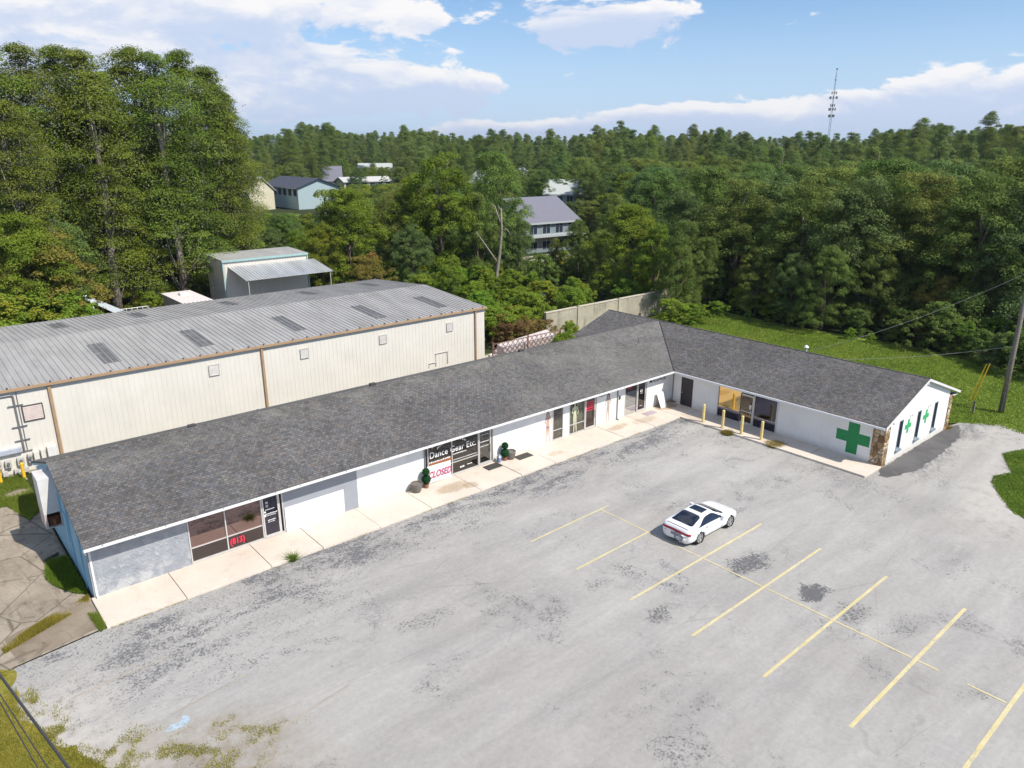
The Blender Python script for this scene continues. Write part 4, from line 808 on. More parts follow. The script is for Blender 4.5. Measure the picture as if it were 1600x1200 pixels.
def leaf_material(name, dark, mid, light, yellow=(0.16, 0.17, 0.02), ya=0.12, trans=0.3, hv=0.16):
    m, t, b = newmat(name); out = [n for n in t.N if n.type == 'OUTPUT_MATERIAL'][0]
    a = t.n('ShaderNodeAttribute'); a.attribute_name = 'v'; oi = t.n('ShaderNodeObjectInfo')
    p = world_pos(t); cl = t.noise(p, 0.35, 4, 0.6)
    f = t.m('ADD', t.m('MULTIPLY', a.outputs['Fac'], 0.55), t.m('MULTIPLY', t.mr(cl, 0.3, 0.7), 0.45))
    c = t.ramp(f, [(0.0, dark), (0.5, mid), (1.0, light)])
    c = t.mix(t.m('MULTIPLY', t.mr(t.noise(p, 0.22, 4, 0.6), 0.52, 0.68), ya), c, yellow)
    h = t.n('ShaderNodeHueSaturation'); t.L.new(c, h.inputs['Color'])
    t.put(h.inputs['Hue'], t.mr(oi.outputs['Random'], 0, 1, 0.5-0.018, 0.5+0.018, False)); t.put(h.inputs['Value'], t.mr(t.m('FRACT', t.m('MULTIPLY', oi.outputs['Random'], 7.3)), 0, 1, 1-hv, 1+hv, False))
    t.put(b.inputs['Base Color'], h.outputs[0]); b.inputs['Roughness'].default_value = 0.7; b.inputs['Specular IOR Level'].default_value = 0.15
    tr = t.n('ShaderNodeBsdfTranslucent'); t.L.new(h.outputs[0], tr.inputs['Color']); mx = t.n('ShaderNodeMixShader'); mx.inputs[0].default_value = trans
    t.L.new(b.outputs[0], mx.inputs[1]); t.L.new(tr.outputs[0], mx.inputs[2]); t.L.new(mx.outputs[0], out.inputs[0]); return m
LM = {
 'oak': leaf_material('oak_leaves', (0.082, 0.130, 0.030), (0.152, 0.225, 0.050), (0.25, 0.34, 0.078), ya=.25, yellow=(0.21, 0.25, 0.055), trans=.35),
 'oak2': leaf_material('olive_oak_leaves', (0.104, 0.136, 0.032), (0.186, 0.236, 0.052), (0.29, 0.35, 0.082), ya=.3, yellow=(0.26, 0.25, 0.07), trans=.35),
 'oak3': leaf_material('grey_green_leaves', (0.070, 0.116, 0.038), (0.132, 0.202, 0.062), (0.225, 0.32, 0.10), ya=.15, trans=.35),
 'bright': leaf_material('bright_leaves', (0.115, 0.165, 0.018), (0.215, 0.285, 0.032), (0.34, 0.41, 0.05), ya=0.35, yellow=(0.40, 0.39, 0.05), trans=.4),
 'cypress': leaf_material('cypress_needles', (0.095, 0.136, 0.022), (0.185, 0.245, 0.038), (0.30, 0.37, 0.062), ya=0.22, yellow=(0.29, 0.29, 0.06), trans=.4),
 'pine': leaf_material('pine_needles', (0.085, 0.130, 0.035), (0.158, 0.225, 0.056), (0.25, 0.335, 0.088), trans=.35),
 'vine': leaf_material('vine_leaves', (0.10, 0.17, 0.02), (0.20, 0.31, 0.034), (0.31, 0.43, 0.05), ya=0.6, yellow=(0.45, 0.41, 0.05), trans=.4),
 'dry': leaf_material('dry_vine_leaves', (0.11, 0.05, 0.03), (0.22, 0.12, 0.06), (0.34, 0.24, 0.08), ya=0.2),
 'autumn': leaf_material('yellow_brown_leaves', (0.13, 0.12, 0.025), (0.25, 0.23, 0.045), (0.38, 0.32, 0.07), ya=0.5, yellow=(0.36, 0.21, 0.07), trans=.35),
 'turf': leaf_material('grass_blades', (0.11, 0.165, 0.025), (0.185, 0.26, 0.038), (0.29, 0.36, 0.06), ya=0.45, yellow=(0.33, 0.32, 0.07), trans=.45),
 'straw': leaf_material('dry_grass_blades', (0.20, 0.19, 0.03), (0.35, 0.30, 0.055), (0.52, 0.43, 0.12), ya=0.3, trans=.45),
 'box': leaf_material('topiary_leaves', (0.012, 0.06, 0.018), (0.02, 0.10, 0.03), (0.04, 0.17, 0.05), ya=0),
 'moss': leaf_material('spanish_moss', (0.12, 0.12, 0.08), (0.19, 0.19, 0.13), (0.27, 0.27, 0.19), ya=0),
}
BARK = plain('bark', (0.16, 0.125, 0.095), 0.9, var=0.35, sc=2.5); PALEBARK = plain('pale_bark', (0.26, 0.225, 0.18), 0.9, var=0.3, sc=2.5)
def pot(loc, label, group=None):
    t_ = thing('planter_pot', label, 'plant pot', loc, group); q = MB(); q.lathe(loc, [(.20, 0), (.25, .12), (.31, .42), (.31, .50), (.27, .50), (.26, .44)], 18); q.build('pot', M['pot'], t_, smooth=False)
    q = MB(); q.lathe(loc, [(.255, .36), (.255, .40)], 18); q.build('soil', plain('potting_soil', (.06, .045, .03), .9), t_); return t_
p0 = pot((15.35, -.42, .12), 'empty grey-brown planter pot left of the closed sign')
dup(p0, (21.95, -.36, .12), label='empty grey-brown planter pot right of the dance shop door')
def ball(c, r, n=900):
    d = RNG.normal(size=(n, 3)); d /= np.linalg.norm(d, axis=1, keepdims=True); return np.array(c)+d*r*RNG.uniform(.88, 1.05, (n, 1)), d
def topiary(loc, label):
    t_ = thing('topiary', label, 'topiary plant', loc, 'double-ball topiaries')
    q = MB(); q.lathe(loc, [(.11, 0), (.14, .16), (.15, .22), (.12, .22)], 12); q.build('pot', M['terracotta'], t_)
    q = MB(); q.tube([(loc[0], loc[1], loc[2]+.15), (loc[0], loc[1], loc[2]+.95)], .02, 6); q.build('stem', BARK, t_)
    for z, r in ((.48, .235), (.92, .19)):
        P_, N_ = ball((0, 0, z), r); N_ = N_+RNG.normal(size=N_.shape)*.5; me = leaf_mesh('leaf_ball', P_, N_, .035, [LM['box']])
        o = bpy.data.objects.new('leaf_ball', me); COL.objects.link(o); o.parent = t_
        q = MB(); q.lathe(tuple(loc), [(.01, z-r*.9), (r*.6, z-r*.7), (r*.9, z), (r*.6, z+r*.7), (.01, z+r*.9)], 12); q.build('core', LM['box'], t_)
    return t_
t0 = topiary((16.02, -.35, .12), 'green double-ball topiary in small pot left of the closed sign')
dup(t0, (21.55, -.33, .12), label='green double-ball topiary in small pot right of the dance shop door')
jg = thing('jug_rack', 'small blue and white patterned jug standing beside the topiary by the shop door', 'jug', (21.12, -.30, .12))
q = MB(); q.lathe((21.12, -.30, .12), [(.10, 0), (.14, .10), (.14, .32), (.06, .42), (.05, .50)], 12); q.build('body', plain('blue_white_glaze', (.22, .28, .42), .3, var=.8, sc=14), jg)
q = MB(); q.tube([(21.25, -.30, .22), (21.34, -.30, .36), (21.17, -.30, .58)], .018, 6); q.build('handle', M['white_trim'], jg)
def rug(name, x0, x1, y0, y1, mat, label):
    q = MB(); q.box(x0, x1, y0, y1, .13, .148); o = q.build(name, mat, None, origin=((x0+x1)/2, (y0+y1)/2, .13), bevel=.006); tag(o, label, 'doormat'); return o
rug('doormat', 19.95, 20.95, -.85, -.25, M['mat_dark'], 'dark rubber doormat at the dance shop door')
rug('doormat', 22.2, 23.3, -.90, -.30, M['mat_dark'], 'dark rubber doormat before the blank white wall right of the topiary')
rug('doormat', 33.7, 34.75, -.95, -.40, M['mat_pink'], 'pale pinkish doormat at the last glass door of the long front')
q = MB(); q.prism([(35.55, -.62, .13), (36.25, -.62, .13), (36.25, -.16, 1.12), (35.55, -.16, 1.12)], (0, .03, .01)); bo = q.build('leaning_board', M['board'], None, origin=(35.9, -.6, .13)); tag(bo, 'white board leaning against the wall near the inner corner', 'board')
lb = MB()

# weeds and turf blades
def blades(name, pts, h, mat, kind=None, label=None, cat=None, lean=.35, w=.012, group=None):
    n = len(pts); pts = np.asarray(pts, float); ang = RNG.uniform(0, 2*np.pi, n); hh = h*RNG.uniform(.45, 1.1, n)
    side = np.stack([np.cos(ang), np.sin(ang), np.zeros(n)], 1)*w; ln_ = RNG.normal(size=(n, 3))*lean*hh[:, None]; ln_[:, 2] = hh
    V = np.empty((n, 3, 3)); V[:, 0] = pts-side; V[:, 1] = pts+side; V[:, 2] = pts+ln_
    me = bpy.data.meshes.new(name); me.vertices.add(3*n); me.vertices.foreach_set('co', V.reshape(-1)); me.loops.add(3*n); me.polygons.add(n)
    me.loops.foreach_set('vertex_index', np.arange(3*n, dtype=np.int32)); me.polygons.foreach_set('loop_start', (np.arange(n)*3).astype(np.int32))
    a_ = me.attributes.new('v', 'FLOAT', 'POINT'); a_.data.foreach_set('value', np.repeat(RNG.random(n), 3).astype(np.float32))
    me.update(calc_edges=True); me.materials.append(mat); o = bpy.data.objects.new(name, me); COL.objects.link(o); tag(o, label, cat, group, kind); return o
def inpoly(px, py, poly):
    c = np.zeros(len(px), bool); j = len(poly)-1
    for i in range(len(poly)):
        xi, yi = poly[i]; xj, yj = poly[j]
        c ^= ((yi > py) != (yj > py)) & (px < (xj-xi)*(py-yi)/(yj-yi+1e-12)+xi); j = i
    return c
def scatter(poly, n, z=0.0, cl=None):
    P_ = np.array(poly); lo_, hi = P_.min(0), P_.max(0); out = []
    while sum(map(len, out)) < n:
        q = RNG.uniform(lo_, hi, (n*2, 2)); k = inpoly(q[:, 0], q[:, 1], poly)
        if cl is not None:
            f = np.sin(q[:, 0]*1.9+3*np.sin(q[:, 1]*.7))+np.sin(q[:, 1]*2.3+2*np.sin(q[:, 0]*.9)); k &= f > cl+RNG.normal(size=len(q))*.5
        out.append(q[k])
    q = np.concatenate(out)[:n]; return np.column_stack([q, np.full(n, z)])
lawn_poly = [(46.9, -14.0), (48.6, -15.0), (49.9, -17.2), (49.4, -18.8), (54, -26), (64, -30), (64, -14), (65.5, -4), (64.5, 16), (47.8, 14)]
blades('lawn_grass', scatter(lawn_poly, 120000), .13, LM['turf'], 'stuff', w=.03)
side_poly = [(46.6, -19.4), (44.9, -18.8), (43.4, -19.5), (42.2, -20.1), (41.0, -19.6), (40.0, -19.8), (38.6, -20.6), (37.2, -21.5), (36.4, -22.6), (36.6, -24), (40, -28), (50, -26)]
blades('lawn_grass', scatter(side_poly, 50000, .02), .12, LM['turf'], 'stuff', w=.022)
verge_poly = [(-3.15, -2.8), (-3.4, -5.0), (-2.9, -6.9), (-2.3, -8.6), (-1.6, -10.4), (-1.2, -13.0), (-1.3, -16), (-7, -16), (-7, -2)]
blades('verge_grass', scatter(verge_poly, 60000, .015, -.6), .11, LM['straw'], 'stuff', w=.010)
vp_ = []
for (cx_, cy_, rx_, ry_, n_) in [(-1.9, -9.3, 1.4, .9, 3200), (-.6, -10.6, 1.5, .9, 2300), (.7, -11.2, 1.3, .6, 900), (1.7, -10.9, .9, .35, 300), (.2, -12.4, 1.6, 1.0, 3000), (-2.6, -7.2, .5, 1.2, 1400), (-3.0, -5.2, .3, .9, 700), (1.0, -10.1, .9, .2, 260), (2.3, -11.6, 1.2, .5, 500)]:
    q_ = RNG.normal(size=(n_*3, 2))*[rx_*.5, ry_*.5]+[cx_, cy_]; f_ = np.sin(q_[:, 0]*4.1+2.2*np.sin(q_[:, 1]*2.3))+np.sin(q_[:, 1]*5.3+2*np.sin(q_[:, 0]*1.9))+np.sin(q_[:, 0]*9.1)*np.sin(q_[:, 1]*7.7)*.8
    q_ = q_[f_ > .35+RNG.normal(size=len(q_))*.5][:n_]; vp_.append(np.column_stack([q_, np.full(len(q_), .008)]))
blades('verge_grass', np.concatenate(vp_), .08, LM['straw'], 'stuff', w=.009)
blades('wall_grass', scatter([(-.12, .6), (-.14, 5.0), (-.45, 5.2), (-.95, 4.3), (-1.25, 3.0), (-.95, 1.9), (-.5, 1.0)], 9000, 0, -.5), .22, LM['vine'], 'stuff', w=.012)
blades('yard_grass', scatter([(-.10, 10.5), (-.10, 15.9), (-3.5, 15.9), (-3.5, 12.4), (-1.4, 12.0), (-.8, 9.5)], 22000, 0, -.9), .20, LM['turf'], 'stuff', w=.014)
blades('crack_grass', scatter([(-.25, -.3), (-.12, .5), (-1.7, -.2), (-3.4, -1.1), (-3.3, -1.6), (-1.8, -.9), (-.7, -.4)], 7000, 0, -.2), .16, LM['straw'], 'stuff', w=.010)
blades('crack_grass', scatter([(-.35, -2.5), (-.10, -2.3), (-.14, -.4), (-.45, -.9)], 2200, 0, -.3), .16, LM['turf'], 'stuff', w=.010)
edge = []
for k in range(2600):
    x = RNG.uniform(-.1, 35.2); f = math.sin(x*1.3)+math.sin(x*.47+1)+math.sin(x*3.1); 
    if f > .9 or RNG.random() < .04: edge.append((x, -2.46+RNG.normal()*.02, 0))
blades('kerb_weeds', edge, .07, LM['straw'], 'stuff', w=.010)
def clump(name, cx, cy, r, n, h, mat, label, z=.0, group=None):
    a = RNG.uniform(0, 2*np.pi, n); rr_ = r*np.sqrt(RNG.random(n)); P_ = np.column_stack([cx+rr_*np.cos(a)*(1), cy+rr_*np.sin(a), np.full(n, z)])
    o = blades(name, P_, h, mat, None, label, 'weed', lean=.8, w=.014, group=group); return o
clump('weed_clump', 7.42, -2.42, .13, 260, .42, LM['turf'], 'spiky weed clump growing from the kerb below the phone-code window')
clump('weed_clump', 35.25, -6.2, .36, 1500, .22, LM['straw'], 'low olive weed patch between two bollards on the pavement edge')
clump('weed_clump', 35.75, -9.25, .5, 2200, .24, LM['straw'], 'wider olive weed patch right of the bollards, farthest from the corner')
clump('weed_clump', 47.0, -14.9, .30, 400, .22, LM['straw'], 'yellowish weed tuft at the foot of the far stone corner')

# scrap on the driveway
sc_ = thing('scrap_pipes', 'short dark pipes and yellow block lying on the old driveway', 'scrap', (-.75, 5.1, .0))
q = MB()
for k in range(3): q.tube([(-1.0+k*.2, 4.6+k*.12, .07), (-.8+k*.2, 4.75+k*.12, .07)], .07, 8)
build_each(q, 'pipe', M['dark_metal'], sc_)

# ------------------------------------------------------------------ parked coupe
def make_car():
    L, RX, RY = 4.16, 21.52, -12.52                                 # length, rear bumper x, centre line y; nose points to +x
    root = thing('parked_car', 'small white two-door coupe with dark glass and full-width red tail light parked in a bay', 'car', (RX+L/2, RY, 0))
    xs_ = np.array([0.0, .04, .12, .25, .50, .90, 1.30, 1.70, 2.10, 2.45, 2.90, 3.30, 3.70, 3.95, 4.08, 4.16])
    zt = np.array([.56, .74, .84, .875, .93, 1.06, 1.16, 1.205, 1.19, 1.08, .865, .80, .72, .635, .56, .44])
    zb = np.array([.52, .66, .74, .775, .795, .81, .815, .81, .80, .79, .765, .72, .65, .57, .50, .40])
    wb = np.array([.50, .66, .76, .81, .845, .86, .85, .845, .845, .845, .85, .84, .79, .70, .58, .38])
    wr = np.array([.44, .58, .66, .70, .66, .58, .545, .535, .53, .56, .66, .70, .68, .60, .50, .33])
    lo = np.array([.30, .24, .20, .19, .18, .18, .18, .18, .18, .18, .18, .18, .19, .21, .24, .30])
    def cub(x, ya):
        # monotone-ish smooth interpolation
        i = np.clip(np.searchsorted(xs_, x)-1, 0, len(xs_)-2); h = xs_[i+1]-xs_[i]; s = (x-xs_[i])/h
        d = np.gradient(ya, xs_); return (2*s**3-3*s**2+1)*ya[i]+(s**3-2*s**2+s)*h*d[i]+(-2*s**3+3*s**2)*ya[i+1]+(s**3-s**2)*h*d[i+1]
    def section(x):
        Zt, Zb, Wb, Wr, Lo = (float(cub(x, q)) for q in (zt, zb, wb, wr, lo))
        k = Zt-Zb
        return np.array([(0, Lo), (Wb*.86, Lo), (Wb*.955, Lo+.07), (Wb*.995, Lo+.2), (Wb*1.0, (Lo+.2+Zb)/2+.03), (Wb*.985, Zb-.06), (Wb*.95, Zb), ((Wb*.93+Wr)/2+.012, Zb+k*.5), (Wr, Zt-.07 if k > .16 else Zt-k*.3), (Wr*.80, Zt-.022 if k > .16 else Zt-k*.12), (Wr*.42, Zt-.004), (0, Zt)])
    def smooth_sec(x, n=30):
        P_ = section(x); d = np.r_[0, np.cumsum(np.hypot(*np.diff(P_, axis=0).T))]; tt = np.linspace(0, d[-1], n); gy = np.gradient(P_[:, 0], d); gz = np.gradient(P_[:, 1], d)
        out = []
        for q in tt:
            i = min(np.searchsorted(d, q, side='right')-1, len(d)-2); h = d[i+1]-d[i]; s = (q-d[i])/h
            f = lambda a, g: (2*s**3-3*s**2+1)*a[i]+(s**3-2*s**2+s)*h*g[i]*.8+(-2*s**3+3*s**2)*a[i+1]+(s**3-s**2)*h*g[i+1]*.8
            out.append((f(P_[:, 0], gy), f(P_[:, 1], gz)))
        return np.array(out)
    NX, NS = 84, 30; XX = np.linspace(0, L, NX); XX = np.r_[XX]; SEC = [smooth_sec(x, NS) for x in XX]
    WH = [(.86, .305), (3.28, .305)]
    q = MB(); vid = {}
    for side in (1, -1):
        base = len(q.v)
        q.v += [(RX+XX[i], RY+side*SEC[i][j][0], SEC[i][j][1]) for i in range(NX) for j in range(NS)]
        for i in range(NX-1):
            for j in range(NS-1):
                cx = (XX[i]+XX[i+1])/2; cz = (SEC[i][j][1]+SEC[i+1][j+1][1])/2; yy = (SEC[i][j][0]+SEC[i+1][j+1][0])/2
                if yy > .55 and any(math.hypot(cx-wx, cz-wz) < .335 for wx, wz in WH): continue
                f = (base+i*NS+j, base+(i+1)*NS+j, base+(i+1)*NS+j+1, base+i*NS+j+1); q.f.append(f if side > 0 else f[::-1])
        for i in (0, NX-1): q.f.append(tuple(base+i*NS+j for j in range(NS)))
    paint, t, b = newmat('white_car_paint'); b.inputs['Base Color'].default_value = (.80, .80, .80, 1); b.inputs['Roughness'].default_value = .22; b.inputs['Coat Weight'].default_value = .6; b.inputs['Coat Roughness'].default_value = .05
    glass, t, b = newmat('tinted_car_glass'); b.inputs['Base Color'].default_value = (.012, .016, .028, 1); b.inputs['Roughness'].default_value = .04; b.inputs['Specular IOR Level'].default_value = .8
    red, t, b = newmat('tail_lens'); b.inputs['Base Color'].default_value = (.30, .012, .02, 1); b.inputs['Roughness'].default_value = .12
    tyre = plain('tyre_rubber', (.025, .025, .026), .85); rim = plain('alloy', (.52, .52, .53), .3, metal=.7, var=.05); black = plain('black_trim', (.02, .02, .022), .5)
    body = q.build('body', paint, root, smooth=True)
    wm = body.modifiers.new('weld', 'WELD'); wm.merge_threshold = .004
    q = MB()
    for wx, wz in WH:
        for s in (1, -1): q.tube([(RX+wx, RY+s*.50, wz), (RX+wx, RY+s*.83, wz)], .345, 20, cap=False); q.box(RX+wx-.34, RX+wx+.34, RY+s*.5-.01, RY+s*.5+.01, .17, .64)
    q.build('wheel_arch', black, root)
    def ztop(x, y):
        P_ = smooth_sec(x, 60); P_ = P_[::-1]; P_ = P_[:34]; return float(np.interp(abs(y), P_[:, 0], P_[:, 1]))
    def toppatch(name, x0, x1, wfun, mat, off=.006, par=root, nx=18, ny=22, rim_=None):
        q = MB(); vs = []
        for i in range(nx+1):
            x = x0+(x1-x0)*i/nx; w_ = wfun(i/nx)
            for j in range(ny+1):
                y = w_*(2*j/ny-1); vs.append((RX+x, RY+y, ztop(x, y)+off))
        q.add(vs, [(i*(ny+1)+j, (i+1)*(ny+1)+j, (i+1)*(ny+1)+j+1, i*(ny+1)+j+1) for i in range(nx) for j in range(ny)]); return q.build(name, mat, par, smooth=True)
    def rnd(a, b_, e=.10):
        def f(s):
            w_ = a+(b_-a)*s; k = min(s, 1-s)/e
            return w_*(1-.22*(1-min(k, 1))**2)
        return f
    rg = toppatch('rear_window', .46, 1.26, rnd(.60, .50), glass); wsn = toppatch('windshield', 2.16, 2.82, rnd(.52, .66), glass)
    toppatch('sunroof', 1.50, 1.98, lambda s: .36, glass)
    toppatch('wiper_cowl', 2.80, 2.90, lambda s: .66-.05*s, black, .008)
    toppatch('spoiler_gap', .16, .20, lambda s: .60, black, .007, nx=2)
    def sidepatch(name, x0, x1, fz, mat, side, off=.008, n=20, m=8):
        q = MB(); vs = []
        for i in range(n+1):
            x = x0+(x1-x0)*i/n; P_ = smooth_sec(x, 60); a, b_ = fz(i/n, x)
            for j in range(m+1):
                z = a+(b_-a)*j/m; k = np.argmax(P_[:, 1] > z); z0, z1 = P_[k-1][1], P_[k][1]; s = (z-z0)/(z1-z0+1e-9); y = P_[k-1][0]+(P_[k][0]-P_[k-1][0])*s
                vs.append((RX+x, RY+side*(y+off), z+.002))
        fs = [(i*(m+1)+j, (i+1)*(m+1)+j, (i+1)*(m+1)+j+1, i*(m+1)+j+1) for i in range(n) for j in range(m)]
        q.add(vs, fs if side < 0 else [f[::-1] for f in fs]); return q.build(name, mat, root, smooth=True)
    def win(s, x):
        top = float(cub(x, zt))-.085; bot = float(cub(x, zb))+.03; s2 = min(s/.45, 1); s3 = min((1-s)/.40, 1)
        h = max(top-bot, .01)*min(math.sin(s2*math.pi/2), math.sin(s3*math.pi/2)*1.0); return bot, bot+max(h, .004)
    for s in (1, -1):
        sidepatch('side_window', .62, 2.72, win, glass, s)
        hp = MB(); yy = float(cub(1.30, wb)); hp.box(RX+1.25, RX+1.40, RY+s*(yy-.01)-.015, RY+s*(yy-.01)+.015, .70, .735); hp.build('door_handle', black, root)
        dl_ = MB(); 
        for xx in (1.20, 2.55): dl_.box(RX+xx, RX+xx+.012, RY+s*(float(cub(xx, wb))+.001)-.004, RY+s*(float(cub(xx, wb))+.001)+.004, .28, .72)
        build_each(dl_, 'door_seam', black, root)
        mi = MB(); mi.prism([(RX+2.42, RY+s*.82, .80), (RX+2.60, RY+s*.82, .80), (RX+2.56, RY+s*.82, .90), (RX+2.44, RY+s*.82, .91)], (0, s*.17, .01)); mi.build('mirror', paint, root, bevel=.02)
        hl = MB(); hl.lathe((RX+3.93, RY+s*.50, .56), [(.13, -.03), (.12, .03), (.05, .055)], 12); hl.build('headlight', glass, root)
        fl = MB(); fl.lathe((RX+.045, RY+s*.42, .36), [(.04, 0), (.045, .03), (.03, .06)], 10); fl.build('reflector', black, root)
    q = MB()                                                        # full-width tail light band
    n = 26; vs = []
    for j in range(n+1):
        y = -.79+1.58*j/n
        for z in (.64, .70, .745):
            zz = z-.035*(abs(y)/.75)**2; xx = 0.0
            while xx < .5:
                P_ = smooth_sec(xx, 60); k_ = np.argmax(P_[:, 1] > zz); hw = P_[k_][0] if k_ > 0 else 0
                if P_[:, 1].max() > zz and hw >= abs(y): break
                xx += .006
            vs.append((RX+xx-.012, RY+y*1.012, zz))
    q.add(vs, [(3*j+k, 3*j+k+1, 3*j+4+k, 3*j+3+k) for j in range(n) for k in range(2)]); tlo = q.build('tail_light', red, root, smooth=True)
    sd = tlo.modifiers.new('thick', 'SOLIDIFY'); sd.thickness = .02
    q = MB(); q.box(RX-.022, RX-.012, RY-.19, RY+.19, .44, .58); q.build('number_plate', plain('plate', (.24, .24, .30), .5, var=.4, sc=18), root)
    q = MB(); q.box(RX-.03, RX+.05, RY-.06, RY+.02, .60, .63); q.build('badge_trim', rim, root)
    q = MB(); q.tube([(RX-.03, RY-.35, .24), (RX+.15, RY-.35, .24)], .035, 10); q.build('exhaust', rim, root)
    for wx, wz in WH:
        for s in (1, -1):
            c = (RX+wx, RY+s*.73, wz); prof = [(-.10, .22), (-.10, .285), (-.06, .305), (.06, .305), (.095, .285), (.10, .215)]
            q = MB(); nn = 28
            vs = [(c[0]+r*math.cos(2*math.pi*k/nn), c[1]+s*a, c[2]+r*math.sin(2*math.pi*k/nn)) for a, r in prof for k in range(nn)]
            q.add(vs, [(i*nn+k, i*nn+(k+1) % nn, (i+1)*nn+(k+1) % nn, (i+1)*nn+k) for i in range(len(prof)-1) for k in range(nn)]); wo_ = q.build('wheel', tyre, root, smooth=True)
            q = MB(); q.tube([(c[0], c[1]+s*.02, c[2]), (c[0], c[1]+s*.06, c[2])], .21, 28); q.build('wheel_dish', black, wo_)
            q = MB()
            for k in range(5):
                a = 2*math.pi*k/5+.3; ca, sa = math.cos(a), math.sin(a)
                pts = [(-.035, .04), (.035, .04), (.055, .20), (-.055, .20)]; q.prism([(c[0]+u*-sa+v*ca, c[1]+s*.062, c[2]+u*ca+v*sa) for u, v in pts], (0, s*.022, 0))
            vs = [(c[0]+r*math.cos(2*math.pi*k/nn), c[1]+s*a, c[2]+r*math.sin(2*math.pi*k/nn)) for a, r in ((.06, .185), (.10, .19), (.10, .22), (.06, .225)) for k in range(nn)]
            q.add(vs, [(i*nn+k, i*nn+(k+1) % nn, (i+1)*nn+(k+1) % nn, (i+1)*nn+k) for i in range(3) for k in range(nn)]); q.tube([(c[0], c[1]+s*.05, c[2]), (c[0], c[1]+s*.095, c[2])], .05, 12)
            q.build('rim', rim, wo_)
make_car()

# ------------------------------------------------------------------ utility pole, guys, wires, mast
PX, PY = 53.1, -16.2
up_ = thing('utility_pole', 'weathered grey wooden utility pole standing in the lawn at the right edge', 'utility pole', (PX, PY, -.05))
q = MB(); q.tube([(PX, PY, -.1), (PX, PY, 4), (PX, PY, 12.2)], [.19, .17, .12], 12); q.build('pole', M['wood'], up_, smooth=True)
q = MB(); q.box(PX-.30, PX-.16, PY-.08, PY+.08, .2, 1.5); q.build('riser_box', M['dark_metal'], up_)
q = MB(); q.tube([(PX, PY, 11.6), (PX-.35, PY+.1, 11.6)], .06, 6); q.build('insulator', M['conduit'], up_)
for (gx_, gy_), (ax, ay) in (((52.7, -14.15), (0, 0)), ((53.0, -14.35), (.2, .1))):
    q = MB(); q.tube([(gx_, gy_, 0), (PX, PY, 9.6)], .012, 5); q.build('guy_wire', M['wire'], up_)
    dx, dy, dz = PX-gx_, PY-gy_, 9.6; n_ = math.sqrt(dx*dx+dy*dy+dz*dz); u_ = (dx/n_, dy/n_, dz/n_)
    q = MB(); q.tube([(gx_+u_[0]*.5, gy_+u_[1]*.5, u_[2]*.5), (gx_+u_[0]*3.3, gy_+u_[1]*3.3, u_[2]*3.3)], .035, 8); q.build('guy_guard', M['yellow'], up_)
mk = thing('marker_post', 'short dark marker post in the grass left of the utility pole', 'post', (51.4, -15.0, 0)); q = MB(); q.box(51.35, 51.47, -15.06, -14.94, -.05, .8); q.build('post', M['wood'], mk); q = MB(); q.box(51.33, 51.49, -15.08, -14.92, .8, .84); q.build('cap', M['dark_metal'], mk)
ms = thing('service_mast', 'grey service mast with lamp head rising behind the wing roof', 'service mast', (47.2, -3.2, 0))
def mast_z(ytarget):
    lo_, hi = 1.0, 9.0
    for _ in range(30):
        z = (lo_+hi)/2
        if proj((47.2+4.5, -5.2, z))[1] > ytarget: lo_ = z
        else: hi = z
    return z
MX, MY = 49.4, -3.5
MZ = 1.0
for k in range(60):
    if proj((MX, MY, MZ))[1] > 545: MZ += .1
q = MB(); q.tube([(MX, MY, -.05), (MX, MY, MZ)], .10, 8); ms.location = (MX, MY, 0); ms['_o'] = [MX, MY, 0.0]; q.build('mast', M['vent'], ms)
q = MB(); q.lathe((MX, MY, MZ-.05), [(.16, 0), (.20, .08), (.12, .2), (.03, .25)], 12); q.build('lamp_head', M['white_trim'], ms)
q = MB(); q.box(MX+.05, MX+.55, MY-.05, MY+.05, MZ-1.0, MZ-.92); q.build('bracket', M['conduit'], ms)
def wire(name, a, b_, sag, r, label, cat='cable', n=24, group=None, mat='wire'):
    a, b_ = np.array(a, float), np.array(b_, float); pts = [a+(b_-a)*k/n-np.array([0, 0, sag*4*(k/n)*(1-k/n)]) for k in range(n+1)]
    q = MB(); q.tube(pts, r, 6); o = q.build(name, M[mat], None, origin=tuple(a)); tag(o, label, cat, group); return o
wire('service_cable', (MX+.1, MY, MZ-.35), (PX, PY, 9.8), .5, .011, 'upper pale service cable running from the mast to the utility pole', mat='vent')
wire('service_cable', (MX+.3, MY, MZ-.95), (PX, PY, 4.75), .35, .011, 'lower pale service cable running from the mast to the utility pole', mat='vent')
for i, (pa, pb, r, lb) in enumerate([((0, 1055), (107, 1200), .027, 'thick dark overhead cable crossing the lower left corner'), ((0, 1085), (75, 1200), .011, 'thin overhead wire nearest the thick cable, lower left corner'), ((0, 1097), (59, 1200), .011, 'thin overhead wire farthest from the thick cable, lower left corner')]):
    A, B = gnd(*pa, 7.0), gnd(*pb, 7.0); d = (B-A); wire('overhead_wire', A-d*9, B+d*7, 0.0, r, lb)

